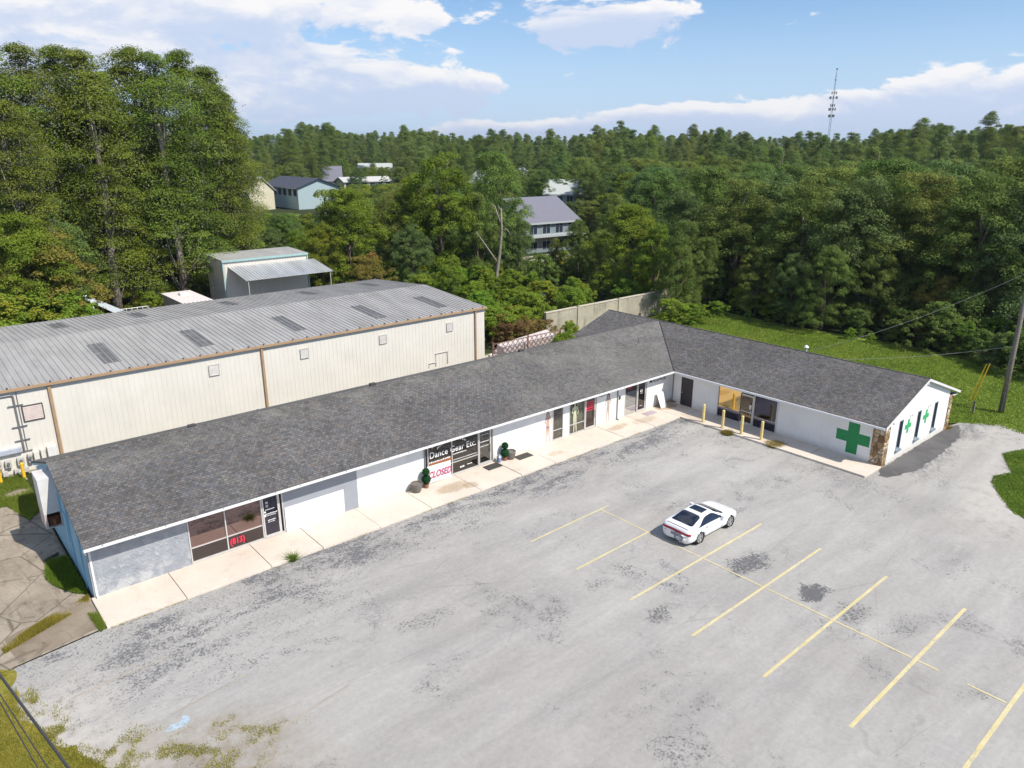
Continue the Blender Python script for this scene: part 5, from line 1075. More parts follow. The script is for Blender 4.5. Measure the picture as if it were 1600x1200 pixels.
# ------------------------------------------------------------------ walls, lattice and scrub behind the row
bwl = thing('boundary_wall', 'stained concrete boundary wall behind the rear corner of the shops', 'wall', (46, 19.6, 0))
q = MB(); q.box(43.4, 64, 19.5, 19.75, -.1, 2.42); q.build('wall', M['block'], bwl)
q = MB()
for x in (47.6, 53.6, 59.6): q.box(x, x+.30, 19.40, 19.85, -.1, 2.5)
build_each(q, 'pilaster', M['block'], bwl)
q = MB(); q.box(43.35, 64, 19.45, 19.80, 2.42, 2.50); q.build('coping', plain('pale_coping', (.52, .46, .37), .9, var=.15), bwl)
lt = thing('lattice_fence', 'rust-brown diamond lattice fence behind the shop roof', 'fence', (35.5, 13.4, 0))
q = MB(); X0_, X1_, Y_, H0, H1 = 31.9, 39.3, 13.4, .7, 2.55
k = X0_-2.2
while k < X1_:
    for s, yo in ((1, 0), (-1, .02)):
        a0, a1 = (k, H0) if s > 0 else (k, H1), (k+(H1-H0), H1) if s > 0 else (k+(H1-H0), H0)
        (xa, za), (xb, zb_) = a0, a1; f = (zb_-za)/(xb-xa)
        if xa < X0_: za += f*(X0_-xa); xa = X0_
        if xb > X1_: zb_ += f*(X1_-xb); xb = X1_
        if xb > xa+.05: q.prism([(xa, Y_+yo, za-.035), (xb, Y_+yo, zb_-.035), (xb, Y_+yo, zb_+.035), (xa, Y_+yo, za+.035)], (0, .018, 0))
    k += .52
q.build('lattice', M['lattice'], lt)
q = MB(); q.box(X0_, X1_, Y_-.02, Y_+.05, H1, H1+.05); q.box(X0_, X1_, Y_-.02, Y_+.05, H0-.06, H0); build_each(q, 'rail', M['lattice'], lt)
q = MB()
for x in (31.85, 35.6, 39.3): q.box(x, x+.09, Y_-.02, Y_+.07, -.1, 2.75)
build_each(q, 'post', M['lattice'], lt)
rb_ = MB(); rb_.slab([(33.3, 13.75, 1.95), (39.2, 13.75, 2.05), (39.2, 15.0, 2.35), (33.3, 14.6, 2.1)], 2.2); rr = random.Random(3)
for k in range(60):
    x, y = rr.uniform(34.2, 40.0), rr.uniform(14.6, 17.2); s = rr.uniform(.25, .7); zz = rr.uniform(0, .9)*(1-abs(y-15.9)/1.6)
    rb_.slab([(x, y, zz+s*.5), (x+s, y+rr.uniform(-.1, .1), zz+s*.45), (x+s*.9, y+s*.8, zz+s*.6), (x+.05, y+s*.7, zz+s*.5)], s*.55)
o = rb_.build('rubble', M['rock_fill'], None); tag(o, kind='stuff')

# ------------------------------------------------------------------ shed, trailer, boom lift in the yard
sh = thing('metal_shed', 'cream metal shed with lean-to canopy standing behind the warehouse', 'shed', (28, 49, 0))
SX0, SX1, SY0, SY1, SZ = 23.5, 32.9, 47.6, 52.4, 6.2
q = MB(); q.box(SX0+.02, SX1-.02, SY0, SY0+.15, -.05, SZ-.05)
for k in range(31): x = SX0+.15+k*.305; q.box(x, x+.04, SY0-.03, SY0-.001, 0, SZ-.06)
q.build('front_wall', M['siding'], sh)
q = MB(); q.box(SX0, SX0+.15, SY0+.15, SY1, 4.0, SZ-.05); q.box(SX0, SX0+.15, SY0+.15, SY0+.9, -.05, 4.0); q.box(SX0, SX0+.15, SY1-.9, SY1, -.05, 4.0); q.box(SX1-.15, SX1, SY0+.15, SY1, -.05, SZ-.05); q.box(SX0+.15, SX1-.15, SY1-.15, SY1, -.05, SZ-.05); q.build('side_wall', plain('old_siding', (.52, .48, .42), .6, var=.15, dirt=((.2, .16, .12), .4)), sh)
q = MB(); q.box(SX0+.05, SX0+.12, SY0+.9, SY1-.9, -.05, 4.0); q.build('roller_door', plain('grey_roller', (.46, .47, .48), .5, var=.15), sh)
q = MB(); q.slab([(SX0-.12, SY0-.12, SZ), (SX1+.12, SY0-.12, SZ), (SX1+.12, SY1+.1, SZ+.18), (SX0-.12, SY1+.1, SZ+.18)], .05); q.build('roof', M['steel_roof'], sh)
q = MB(); q.box(SX0-.14, SX1+.14, SY0-.18, SY0-.125, SZ-.22, SZ+.0); q.box(SX1-.02, SX1+.10, SY0-.12, SY0-.01, 0, SZ-.2); q.box(SX0-.08, SX0+.05, SY0-.10, SY0-.01, 0, SZ-.2); build_each(q, 'trim', plain('teal_trim', (.33, .50, .48), .5), sh)
q = MB(); AZ0, AZ1, AY = 5.45, 4.62, 43.0
q.slab([(SX0+.5, SY0-.02, AZ0), (SX1+.8, SY0-.02, AZ0), (SX1+.8, AY, AZ1), (SX0+.5, AY, AZ1)][::-1], .03)
k = SX0+.5
while k < SX1+.7:
    q.slab([(k, SY0-.03, AZ0+.05), (k, AY, AZ1+.05), (k+.10, AY, AZ1+.05), (k+.10, SY0-.03, AZ0+.05)], .045); k += .33
q.build('canopy', metal_sheet('bright_sheet', (.66, .67, .68), .2, .3, .4), sh)
q = MB()
for x in (SX0+.8, SX1+.5): q.tube([(x, AY+.15, 0), (x, AY+.15, AZ1-.02)], .05, 8)
build_each(q, 'canopy_post', M['vent'], sh)
q = MB(); q.box(26.6, 30.2, 45.3, 45.5, 1.9, 2.6); bo_ = q.build('blue_crate_stack', plain('blue_grey_panel', (.30, .36, .42), .5), None, origin=(28.4, 45.4, 0)); 
q = MB(); q.box(26.6, 26.7, 45.3, 45.5, 0, 1.9); q.box(30.1, 30.2, 45.3, 45.5, 0, 1.9); lg = q; bo_.name = 'panel_board'; tag(bo_, 'blue-grey panel board standing under the shed canopy', 'panel'); build_each(lg, 'leg', M['conduit'], bo_)
tr = thing('box_trailer', 'flat-roofed white trailer parked left of the metal shed', 'trailer', (19.2, 46.2, 0))
q = MB(); q.box(17.7, 20.4, 42.9, 49.5, .7, 3.12); q.build('body', plain('dull_panel', (.36, .34, .32), .6, var=.2), tr, bevel=.05)
q = MB(); q.box(17.6, 20.5, 42.8, 49.6, 3.12, 3.2); q.build('roof', plain('chalky_white_roof', (.70, .64, .62), .7, var=.08), tr, bevel=.02)
q = MB(); q.box(18.7, 19.5, 46.9, 47.6, 3.2, 3.45); q.build('roof_unit', M['white_trim'], tr, bevel=.03)
q = MB(); q.tube([(17.65, 45.8, .4), (20.45, 45.8, .4)], .38, 16); q.tube([(17.65, 46.9, .4), (20.45, 46.9, .4)], .38, 16); build_each(q, 'wheel', plain('tyre', (.03, .03, .03), .9), tr)
bl = thing('boom_truck', 'pale blue-white folded boom truck in the yard left of the trailer', 'truck', (13, 49, 0))
q = MB(); q.prism([(10.6, 48.6, 3.6), (11.1, 48.6, 3.75), (14.0, 48.6, 1.9), (13.4, 48.6, 1.6)], (0, .7, 0)); q.build('boom', plain('pale_blue_white', (.62, .68, .72), .5, var=.1), bl)
q = MB(); q.tube([(10.9, 48.5, 3.6), (11.4, 48.5, 1.2)], .08, 6); q.tube([(10.4, 48.9, 3.9), (11.2, 48.9, 3.95)], .10, 6); q.build('ram', M['white_trim'], bl)
q = MB(); q.box(10.5, 15.8, 48.4, 50.2, .7, 1.3); q.build('deck', plain('navy_bed', (.06, .08, .16), .5), bl, bevel=.03)
q = MB()
for x in (13.4, 13.9, 14.4, 14.9, 15.4, 15.9): q.tube([(x, 48.4, 1.3), (x, 48.4, 2.3)], .035, 6)
q.tube([(13.4, 48.4, 2.3), (15.9, 48.4, 2.3)], .035, 6); q.tube([(13.4, 48.4, 1.8), (15.9, 48.4, 1.8)], .035, 6); q.build('railing', M['white_trim'], bl)
q = MB()
for x in (11.2, 14.6): q.tube([(x, 48.3, .45), (x, 50.3, .45)], .45, 16)
build_each(q, 'wheel', plain('tyre2', (.03, .03, .03), .9), bl)
vn = thing('white_van', 'white van roof just showing past the warehouse roof at the left edge', 'van', (1.4, 44, 0))
q = MB(); q.box(.2, 1.9, 41.5, 46.5, .4, 2.1); q.build('body', M['white_trim'], vn, bevel=.15); q = MB(); q.prism([(.3, 41.52, 1.3), (1.8, 41.52, 1.3), (1.7, 41.52, 1.95), (.4, 41.52, 1.95)], (0, -.02, 0)); q.build('windshield', G['film_dark'], vn)
q = MB()
for y in (42.4, 45.6): q.tube([(.15, y, .36), (1.95, y, .36)], .36, 14)
build_each(q, 'wheel', plain('tyre3', (.03, .03, .03), .9), vn)

# ------------------------------------------------------------------ houses beyond the trees
HROOF = {'dark': plain('charcoal_shingle', (.055, .062, .085), .85, var=.15), 'grey': plain('grey_shingle', (.17, .17, .21), .85, var=.12), 'white': plain('white_metal_roof', (.44, .47, .46), .5, var=.08), 'pale': plain('pale_roof', (.50, .49, .48), .7, var=.1)}
HWALL = {'blue': plain('pale_blue_siding', (.36, .46, .48), .7), 'slate': plain('shade_greyed_siding', (.20, .25, .28), .7), 'cream': plain('cream_stucco', (.62, .57, .42), .8), 'white': plain('white_stucco', (.48, .49, .46), .8), 'grey': plain('grey_siding', (.34, .37, .42), .8)}  # townhouse siding is greyed to stand in for tree shade on its front
WIND = plain('house_window_glass', (.03, .04, .06), .08, spec=.8); HTRIM = plain('house_trim', (.40, .44, .45), .6)
houses = []
def house(name, label, A, B, depth, ez, rz, wall, roof, nwin=4, deck=False, oh=.5, gable=True, wz=None, cat='house'):
    """A and B are the ground corners of the front; the house runs back from them"""
    A = np.array([A[0], A[1]]); B = np.array([B[0], B[1]]); u = (B-A)/np.linalg.norm(B-A); n_ = np.array([-u[1], u[0]]); Lh = np.linalg.norm(B-A)
    if n_@(A-CAM[:2]) < 0: n_ = -n_
    P = lambda a, d, z: (*(A+u*a+n_*d), z)
    r = thing(name, label, cat, (A[0], A[1], 0)); q = MB()
    q.add([P(0, 0, 0), P(Lh, 0, 0), P(Lh, depth, 0), P(0, depth, 0), P(0, 0, ez), P(Lh, 0, ez), P(Lh, depth, ez), P(0, depth, ez)], [(0, 1, 5, 4), (1, 2, 6, 5), (2, 3, 7, 6), (3, 0, 4, 7), (4, 5, 6, 7)])
    if gable:
        for a in (0, Lh): q.add([P(a, 0, ez), P(a, depth, ez), P(a, depth/2, rz-.15)], [(0, 1, 2)])
    q.build('wall', HWALL[wall], r); q = MB()
    e = -oh*(rz-ez)/(depth/2)
    hip = 0 if gable else min(depth/2, Lh/2-.3)
    q.slab([P(-oh, -oh, ez+e), P(Lh+oh, -oh, ez+e), P(Lh+oh-hip, depth/2, rz), P(-oh+hip, depth/2, rz)], .18)
    q.slab([P(-oh+hip, depth/2, rz), P(Lh+oh-hip, depth/2, rz), P(Lh+oh, depth+oh, ez+e), P(-oh, depth+oh, ez+e)], .18)
    if not gable:
        q.slab([P(-oh, -oh, ez+e), P(-oh+hip, depth/2, rz), P(-oh, depth+oh, ez+e)], .18); q.slab([P(Lh+oh, -oh, ez+e), P(Lh+oh, depth+oh, ez+e), P(Lh+oh-hip, depth/2, rz)], .18)
    q.build('roof', HROOF[roof], r)
    q = MB(); q.add([P(-oh, -oh-.03, ez+e-.3), P(Lh+oh, -oh-.03, ez+e-.3), P(Lh+oh, -oh-.03, ez+e+.02), P(-oh, -oh-.03, ez+e+.02)], [(0, 1, 2, 3)]); q.build('fascia', HTRIM, r)
    rows = wz or ([(ez-2.3, ez-.6)] if ez < 4.5 else [(ez-2.2, ez-.5), (1.0, 2.3)])
    for z0, z1 in rows:
        for k in range(nwin):
            a0 = Lh*(k+.22)/nwin; a1 = Lh*(k+.78)/nwin; q = MB()
            q.prism([P(a0-.1, -.05, z0-.1), P(a1+.1, -.05, z0-.1), P(a1+.1, -.05, z1+.1), P(a0-.1, -.05, z1+.1)], (n_[0]*.04, n_[1]*.04, 0)); wo_ = q.build('window', HTRIM, r)
            q = MB(); q.prism([P(a0, -.09, z0), P((a0+a1)/2-.05, -.09, z0), P((a0+a1)/2-.05, -.09, z1), P(a0, -.09, z1)], (n_[0]*.03, n_[1]*.03, 0)); q.prism([P((a0+a1)/2+.05, -.09, z0), P(a1, -.09, z0), P(a1, -.09, z1), P((a0+a1)/2+.05, -.09, z1)], (n_[0]*.03, n_[1]*.03, 0)); q.build('pane', WIND, wo_)
    if deck:
        q = MB(); q.prism([P(-.6, -1.6, 2.75), P(Lh+.6, -1.6, 2.75), P(Lh+.6, -1.6, 3.1), P(-.6, -1.6, 3.1)], (n_[0]*1.55, n_[1]*1.55, 0)); q.build('balcony', HTRIM, r)
    return r
house('two_storey_house', 'pale blue two-storey house with dark roof and a long window band', (92.0, 199.0), (92.0, 175.0), 13.0, 6.3, 8.6, 'blue', 'dark', 7, wz=[(3.7, 5.7)], oh=.7)
house('townhouse', 'grey-roofed two-storey townhouse with large dark windows behind the dead tree', (80.6, 64.0), (91.8, 63.0), 13.5, 5.4, 8.9, 'slate', 'grey', 4, deck=True, wz=[(3.2, 4.3), (4.45, 5.0), (.6, 1.9)])
a_, b__ = at(851, 300, 200), at(914, 302, 200); house('white_roofed_house', 'pale blue row of rooms under a white metal roof behind the grey-roofed townhouse', a_, b__, 15, 5.7, 9.0, 'blue', 'white', 4, wz=[(3.4, 5.0)])
a_, b__ = at(362, 290, 225), at(386, 292, 222); house('small_house', 'cream house with grey gable roof at the edge of the tall trees', a_, b__, 12, 5.6, 9.3, 'cream', 'pale', 2)
a_, b__ = at(400, 262, 300), at(426, 262, 300); house('small_house', 'small white-roofed house just left of the dark-roofed two-storey house', a_, b__, 12, 5.5, 8.6, 'white', 'white', 2)
a_, b__ = at(506, 285, 300), at(534, 285, 300); house('small_house', 'cream house under a dark roof right of the dark-roofed two-storey house', a_, b__, 20, 5.2, 10.0, 'cream', 'grey', 2)
a_, b__ = at(538, 288, 285), at(612, 288, 292); house('long_house', 'long low cream house half hidden by the thin pines', a_, b__, 9, 5.2, 6.6, 'cream', 'pale', 6)
a_, b__ = at(560, 255, 400), at(612, 256, 400); house('long_house', 'white row house farther back above the long cream house', a_, b__, 12, 6.0, 9.0, 'white', 'white', 5)
a_, b__ = at(724, 285, 260), at(752, 285, 252); house('small_house', 'white gabled house seen through branches left of the leaning tree', a_, b__, 13, 5.8, 9.6, 'white', 'white', 2)
a_, b__ = at(800, 262, 330), at(832, 262, 330); house('small_house', 'white pavilion-like house above the townhouse', a_, b__, 12, 5.5, 8.8, 'white', 'white', 3, gable=False)
a_, b__ = at(1052, 252, 330), at(1066, 252, 330); house('small_house', 'tiny white building among trees right of centre', a_, b__, 10, 4.5, 7, 'white', 'white', 1)
tw_b, tw_t = at(1296, 205, 950), at(1303, 108, 950)
tw = thing('radio_mast', 'thin lattice telecom mast with clusters of antennas on the horizon', 'mast', (tw_b[0], tw_b[1], 0))
bx, by, H_ = tw_b[0], tw_b[1], 97
q = MB()
for k in range(3):
    a = k*2.094; q.tube([(bx+1.6*math.cos(a), by+1.6*math.sin(a), 0), (bx+.45*math.cos(a), by+.45*math.sin(a), H_-4)], .16, 5)
for z in range(4, 92, 4):
    r0 = 1.6-1.15*z/93; r1_ = 1.6-1.15*(z+4)/93
    for k in range(3):
        a, b2 = k*2.094, (k+1)*2.094; q.tube([(bx+r0*math.cos(a), by+r0*math.sin(a), z), (bx+r1_*math.cos(b2), by+r1_*math.sin(b2), z+4)], .07, 4)
q.build('lattice_tower', M['conduit'], tw); q = MB()
for z, n_, rr_ in ((H_-48, 6, 2.9), (H_-41, 7, 3.4), (H_-29, 8, 3.8), (H_-24, 5, 2.6), (H_-37, 4, 2.0)):
    for k in range(n_):
        a = 2*math.pi*k/n_+z; x, y = bx+rr_*math.cos(a), by+rr_*math.sin(a); q.box(x-.35, x+.35, y-.35, y+.35, z-1.4, z+1.4); q.tube([(bx, by, z), (x, y, z)], .10, 4)
build_each(q, 'antenna', M['dark_metal'], tw, per=2); q = MB(); q.tube([(bx, by, H_-4), (bx, by, H_)], .2, 5); q.lathe((bx, by, H_-.6), [(.3, 0), (1.0, .8), (.9, 1.6), (.2, 2.0)], 8); q.box(bx-2.2, bx+2.2, by-.3, by+.3, H_-11, H_-10.4); q.build('top_beacon', M['dark_metal'], tw)
sheet('far_clearing', [tuple(at(405, 345, 185)[:2]), tuple(at(470, 345, 185)[:2]), tuple(at(480, 330, 212)[:2]), tuple(at(400, 330, 215)[:2])], -.03, GRASS, jag=.5)
sheet('far_road', [(75, 56), (84, 56), (88, 61.5), (77, 62)], -.03, plain('pale_driveway', (.42, .37, .31), .9))
sheet('pond_water', [(57, 30), (64, 30), (66, 36), (58, 37)], -.04, plain('dark_pond', (.02, .03, .045), .05, spec=.9))

# ------------------------------------------------------------------ trees: a handful of grown forms, each placed many times
def clumps(C, Rr, per, leaf, flat=1.0, up=.35, jit=.55, droop=0.0):
    """leaves on the outsides of many clumps (centres C, radii Rr)"""
    n = len(C); k = np.repeat(np.arange(n), per); d = RNG.normal(size=(len(k), 3)); d /= np.linalg.norm(d, axis=1, keepdims=True); d[:, 2] = np.where(d[:, 2] < -.35, -d[:, 2]*.6, d[:, 2])
    rr_ = Rr[k][:, None]*np.abs(RNG.normal(.92, .14, (len(k), 1))); sc3 = np.array([1, 1, flat]); P_ = C[k]+d*rr_*sc3+RNG.normal(size=d.shape)*(Rr[k][:, None]*.07)
    if droop: P_[:, 2] -= droop*np.linalg.norm(d[:, :2], axis=1)**2*Rr[k]
    N_ = d*1.0+np.array([0, 0, up])+RNG.normal(size=d.shape)*jit
    cv = RNG.random(n)[k]; val = np.clip(.55*cv+.45*RNG.random(len(k)), 0, 1); return P_, N_, val, leaf*RNG.uniform(.6, 1.25, len(k))
def limbs(q, base, top, r0, ends, rl, crook=.4):
    pts = [np.array(base, float)]; n = 5
    for i in range(1, n+1): pts.append(np.array(base)+(np.array(top)-np.array(base))*i/n+np.array([RNG.normal()*crook*.3, RNG.normal()*crook*.3, 0]))
    q.tube(pts, [r0*(1-.7*i/n) for i in range(n+1)], 7)
    for e in ends:
        i = max(1, min(n, int((e[2]-base[2])*.82/(top[2]-base[2]+.01)*n))); f_ = RNG.uniform(.0, .9); s = pts[i]*(1-f_)+pts[max(i-1, 0)]*f_; m_ = (s+e)/2+RNG.normal(size=3)*crook*.5+np.array([0, 0, .2]); q.tube([s, m_, e], [rl, rl*.65, rl*.25], 5)
FORMS = {}
def form(kind, key, crown_me, trunk_mb, trunk_mat, H):
    tme = bpy.data.meshes.new('trunk'); tme.from_pydata([tuple(v) for v in trunk_mb.v], [], trunk_mb.f); tme.materials.append(trunk_mat); tme.polygons.foreach_set('use_smooth', [True]*len(tme.polygons)); tme.update()
    FORMS.setdefault(kind, []).append((crown_me, tme, H))
def broadleaf(kind, mat, H, Rc, nclump, per, leaf, base=.28, seed=0, mats=None):
    """rounded, uneven crown: several overlapping lobes from low down to the top, each covered in leafy clumps"""
    rs = np.random.default_rng(seed+100); C = []; Rr = []; lobes = []
    for lv, (zf, n_, rad, lr) in enumerate(((base+.10, 5, .62, .36), (.50, 6, .55, .42), (.70, 4, .36, .42), (.86, 2, .12, .34))):
        for a in np.linspace(0, 6.283, n_+1)[:-1]+rs.uniform(0, 2): lobes.append((np.array([math.cos(a)*Rc*rad*rs.uniform(.6, 1.25), math.sin(a)*Rc*rad*rs.uniform(.6, 1.25), H*(zf+rs.uniform(-.06, .06))]), Rc*lr*rs.uniform(.8, 1.2)))
    for i in range(nclump):
        c, r = lobes[rs.integers(len(lobes))]; d = rs.normal(size=3); d /= np.linalg.norm(d); d[2] = d[2] if d[2] > -.6 else -d[2]
        p = c+d*r*rs.uniform(.75, 1.0); cr = rs.uniform(.07, .17)*Rc
        p[2] = min(max(p[2], H*base*.6+.2), H-cr*.7); C.append(p); Rr.append(cr)
    C = np.array(C); Rr = np.array(Rr); P_, N_, val, sz_ = clumps(C, Rr, per, leaf, .9, up=.5, jit=.5)
    me = leaf_mesh(kind+'_crown', P_, N_, sz_, [mat], val); q = MB(); limbs(q, (0, 0, -.3), (rs.normal()*.5, rs.normal()*.5, H*.78), .024*H, [C[i]*np.array([.85, .85, 1])-np.array([0, 0, .3]) for i in rs.integers(0, len(C), 16)], .10)
    form(kind, 0, me, q, BARK, H)
for s in range(6): broadleaf('oak', LM[('oak', 'oak2', 'oak3')[s % 3]], 14.0, 5.4, 300, 180, .092, seed=s, base=.10)
for s in range(3): broadleaf('bright', LM['bright'], 13.0, 4.6, 260, 180, .09, seed=20+s, base=.08)
for s in range(3): broadleaf('autumn', LM['autumn'], 9.0, 3.6, 150, 150, .085, seed=40+s, base=.05)
for s in range(3): broadleaf('shrub', LM['vine'], 4.0, 2.4, 110, 110, .08, seed=60+s, base=.0)
for s in range(2): broadleaf('darkshrub', LM['oak'], 4.5, 2.6, 110, 110, .085, seed=70+s, base=.0)
for s in range(2): broadleaf('dryshrub', LM['dry'], 2.6, 1.8, 70, 110, .05, seed=80+s, base=.0)
def cypress(seed, H=24.0, Rc=4.4, mat='cypress'):
    rs = np.random.default_rng(200+seed); C = []; Rr = []; ends = []
    for i in range(150):
        s = rs.random()**.8; z = H*(.16+.82*s); prof = Rc*(1-.35*s)*(.75+.25*math.sin(s*9+seed))*min(1, (1-s)*3.2+.28); a = rs.uniform(0, 6.283); rr_ = prof*rs.uniform(.35, 1.0)
        C.append((math.cos(a)*rr_, math.sin(a)*rr_, z)); Rr.append(rs.uniform(.7, 1.75)*(1 if s < .9 else .7))
    C = np.array(C); Rr = np.array(Rr); P_, N_, val, sz_ = clumps(C, Rr, 310, .085, .34, up=1.0, jit=.5, droop=.35)
    mi = np.zeros(len(P_), int); k = rs.integers(0, len(C), 2200); Q = C[k]+rs.normal(size=(2200, 3))*np.array([.6, .6, .2]); Q[:, 2] -= rs.uniform(.3, 1.6, 2200); hn = rs.normal(size=(2200, 3)); hn[:, 2] *= .1
    P_ = np.r_[P_, Q]; N_ = np.r_[N_, hn]; val = np.r_[val, rs.random(2200)]; sz_ = np.r_[sz_, np.full(2200, .12)]; mi = np.r_[mi, np.ones(2200, int)]
    me = leaf_mesh('cypress_crown', P_, N_, sz_, [LM[mat], LM['moss']], val, midx=mi); q = MB(); limbs(q, (0, 0, -.3), (rs.normal()*.3, rs.normal()*.3, H*.84), .42, [C[i] for i in rs.integers(0, len(C), 22)], .08, .25); form('cypress', 0, me, q, PALEBARK, H)
for s in range(5): cypress(s)
def pine(seed, H=21.0):
    rs = np.random.default_rng(300+seed); C = []; Rr = []
    for i in range(60):
        s = rs.random(); z = H*(.50+.48*s); rr_ = (3.2*(1-s**1.6)+.5)*rs.uniform(.3, 1); a = rs.uniform(0, 6.283); C.append((math.cos(a)*rr_, math.sin(a)*rr_, z+.15*rr_)); Rr.append(rs.uniform(.6, 1.15))
    C = np.array(C); Rr = np.array(Rr); P_, N_, val, sz_ = clumps(C, Rr, 180, .12, .65); me = leaf_mesh('pine_crown', P_, N_, sz_, [LM['pine']], val); q = MB(); limbs(q, (0, 0, -.3), (rs.normal()*.4, rs.normal()*.4, H*.96), .24, [C[i] for i in rs.integers(0, len(C), 16)], .05, .2); form('pine', 0, me, q, BARK, H)
for s in range(4): pine(s)

placed = []; ROOTS = {}
KN = {'oak': ('oak_tree', 'tree'), 'bright': ('maple_tree', 'tree'), 'autumn': ('small_tree', 'tree'), 'shrub': ('shrub', 'shrub'), 'darkshrub': ('shrub', 'shrub'), 'dryshrub': ('shrub', 'shrub'), 'cypress': ('cypress_tree', 'tree'), 'pine': ('pine_tree', 'tree')}
def tree(kind, x, y, H, label, group=None, wide=1.0, i=None):
    L_ = FORMS[kind]; i = random.randrange(len(L_)) if i is None else i % len(L_); cm, tm, H0 = L_[i]; s = H/H0; name, cat = KN[kind]
    r = bpy.data.objects.new(name, None); COL.objects.link(r); r.location = (x, y, -.05); r.rotation_euler = (0, 0, random.uniform(0, 6.28)); r.empty_display_size = .5
    r.scale = (s*wide, s*wide, s); r['_o'] = [x, y, 0.0]; tag(r, label, cat, group)
    c = bpy.data.objects.new('crown', cm); COL.objects.link(c); c.parent = r
    if kind not in ('shrub', 'darkshrub', 'dryshrub'): t_ = bpy.data.objects.new('trunk', tm); COL.objects.link(t_); t_.parent = r
    placed.append((x, y)); return r
def tp_(kind, px, py, dist, label, wide=1.0, group=None, i=None, below=None):
    """a tree standing `dist` metres away whose top shows at (px, py) of the photograph"""
    p = at(px, py, dist); return tree(kind, p[0], p[1], max(p[2], .8), label, group, wide, i)
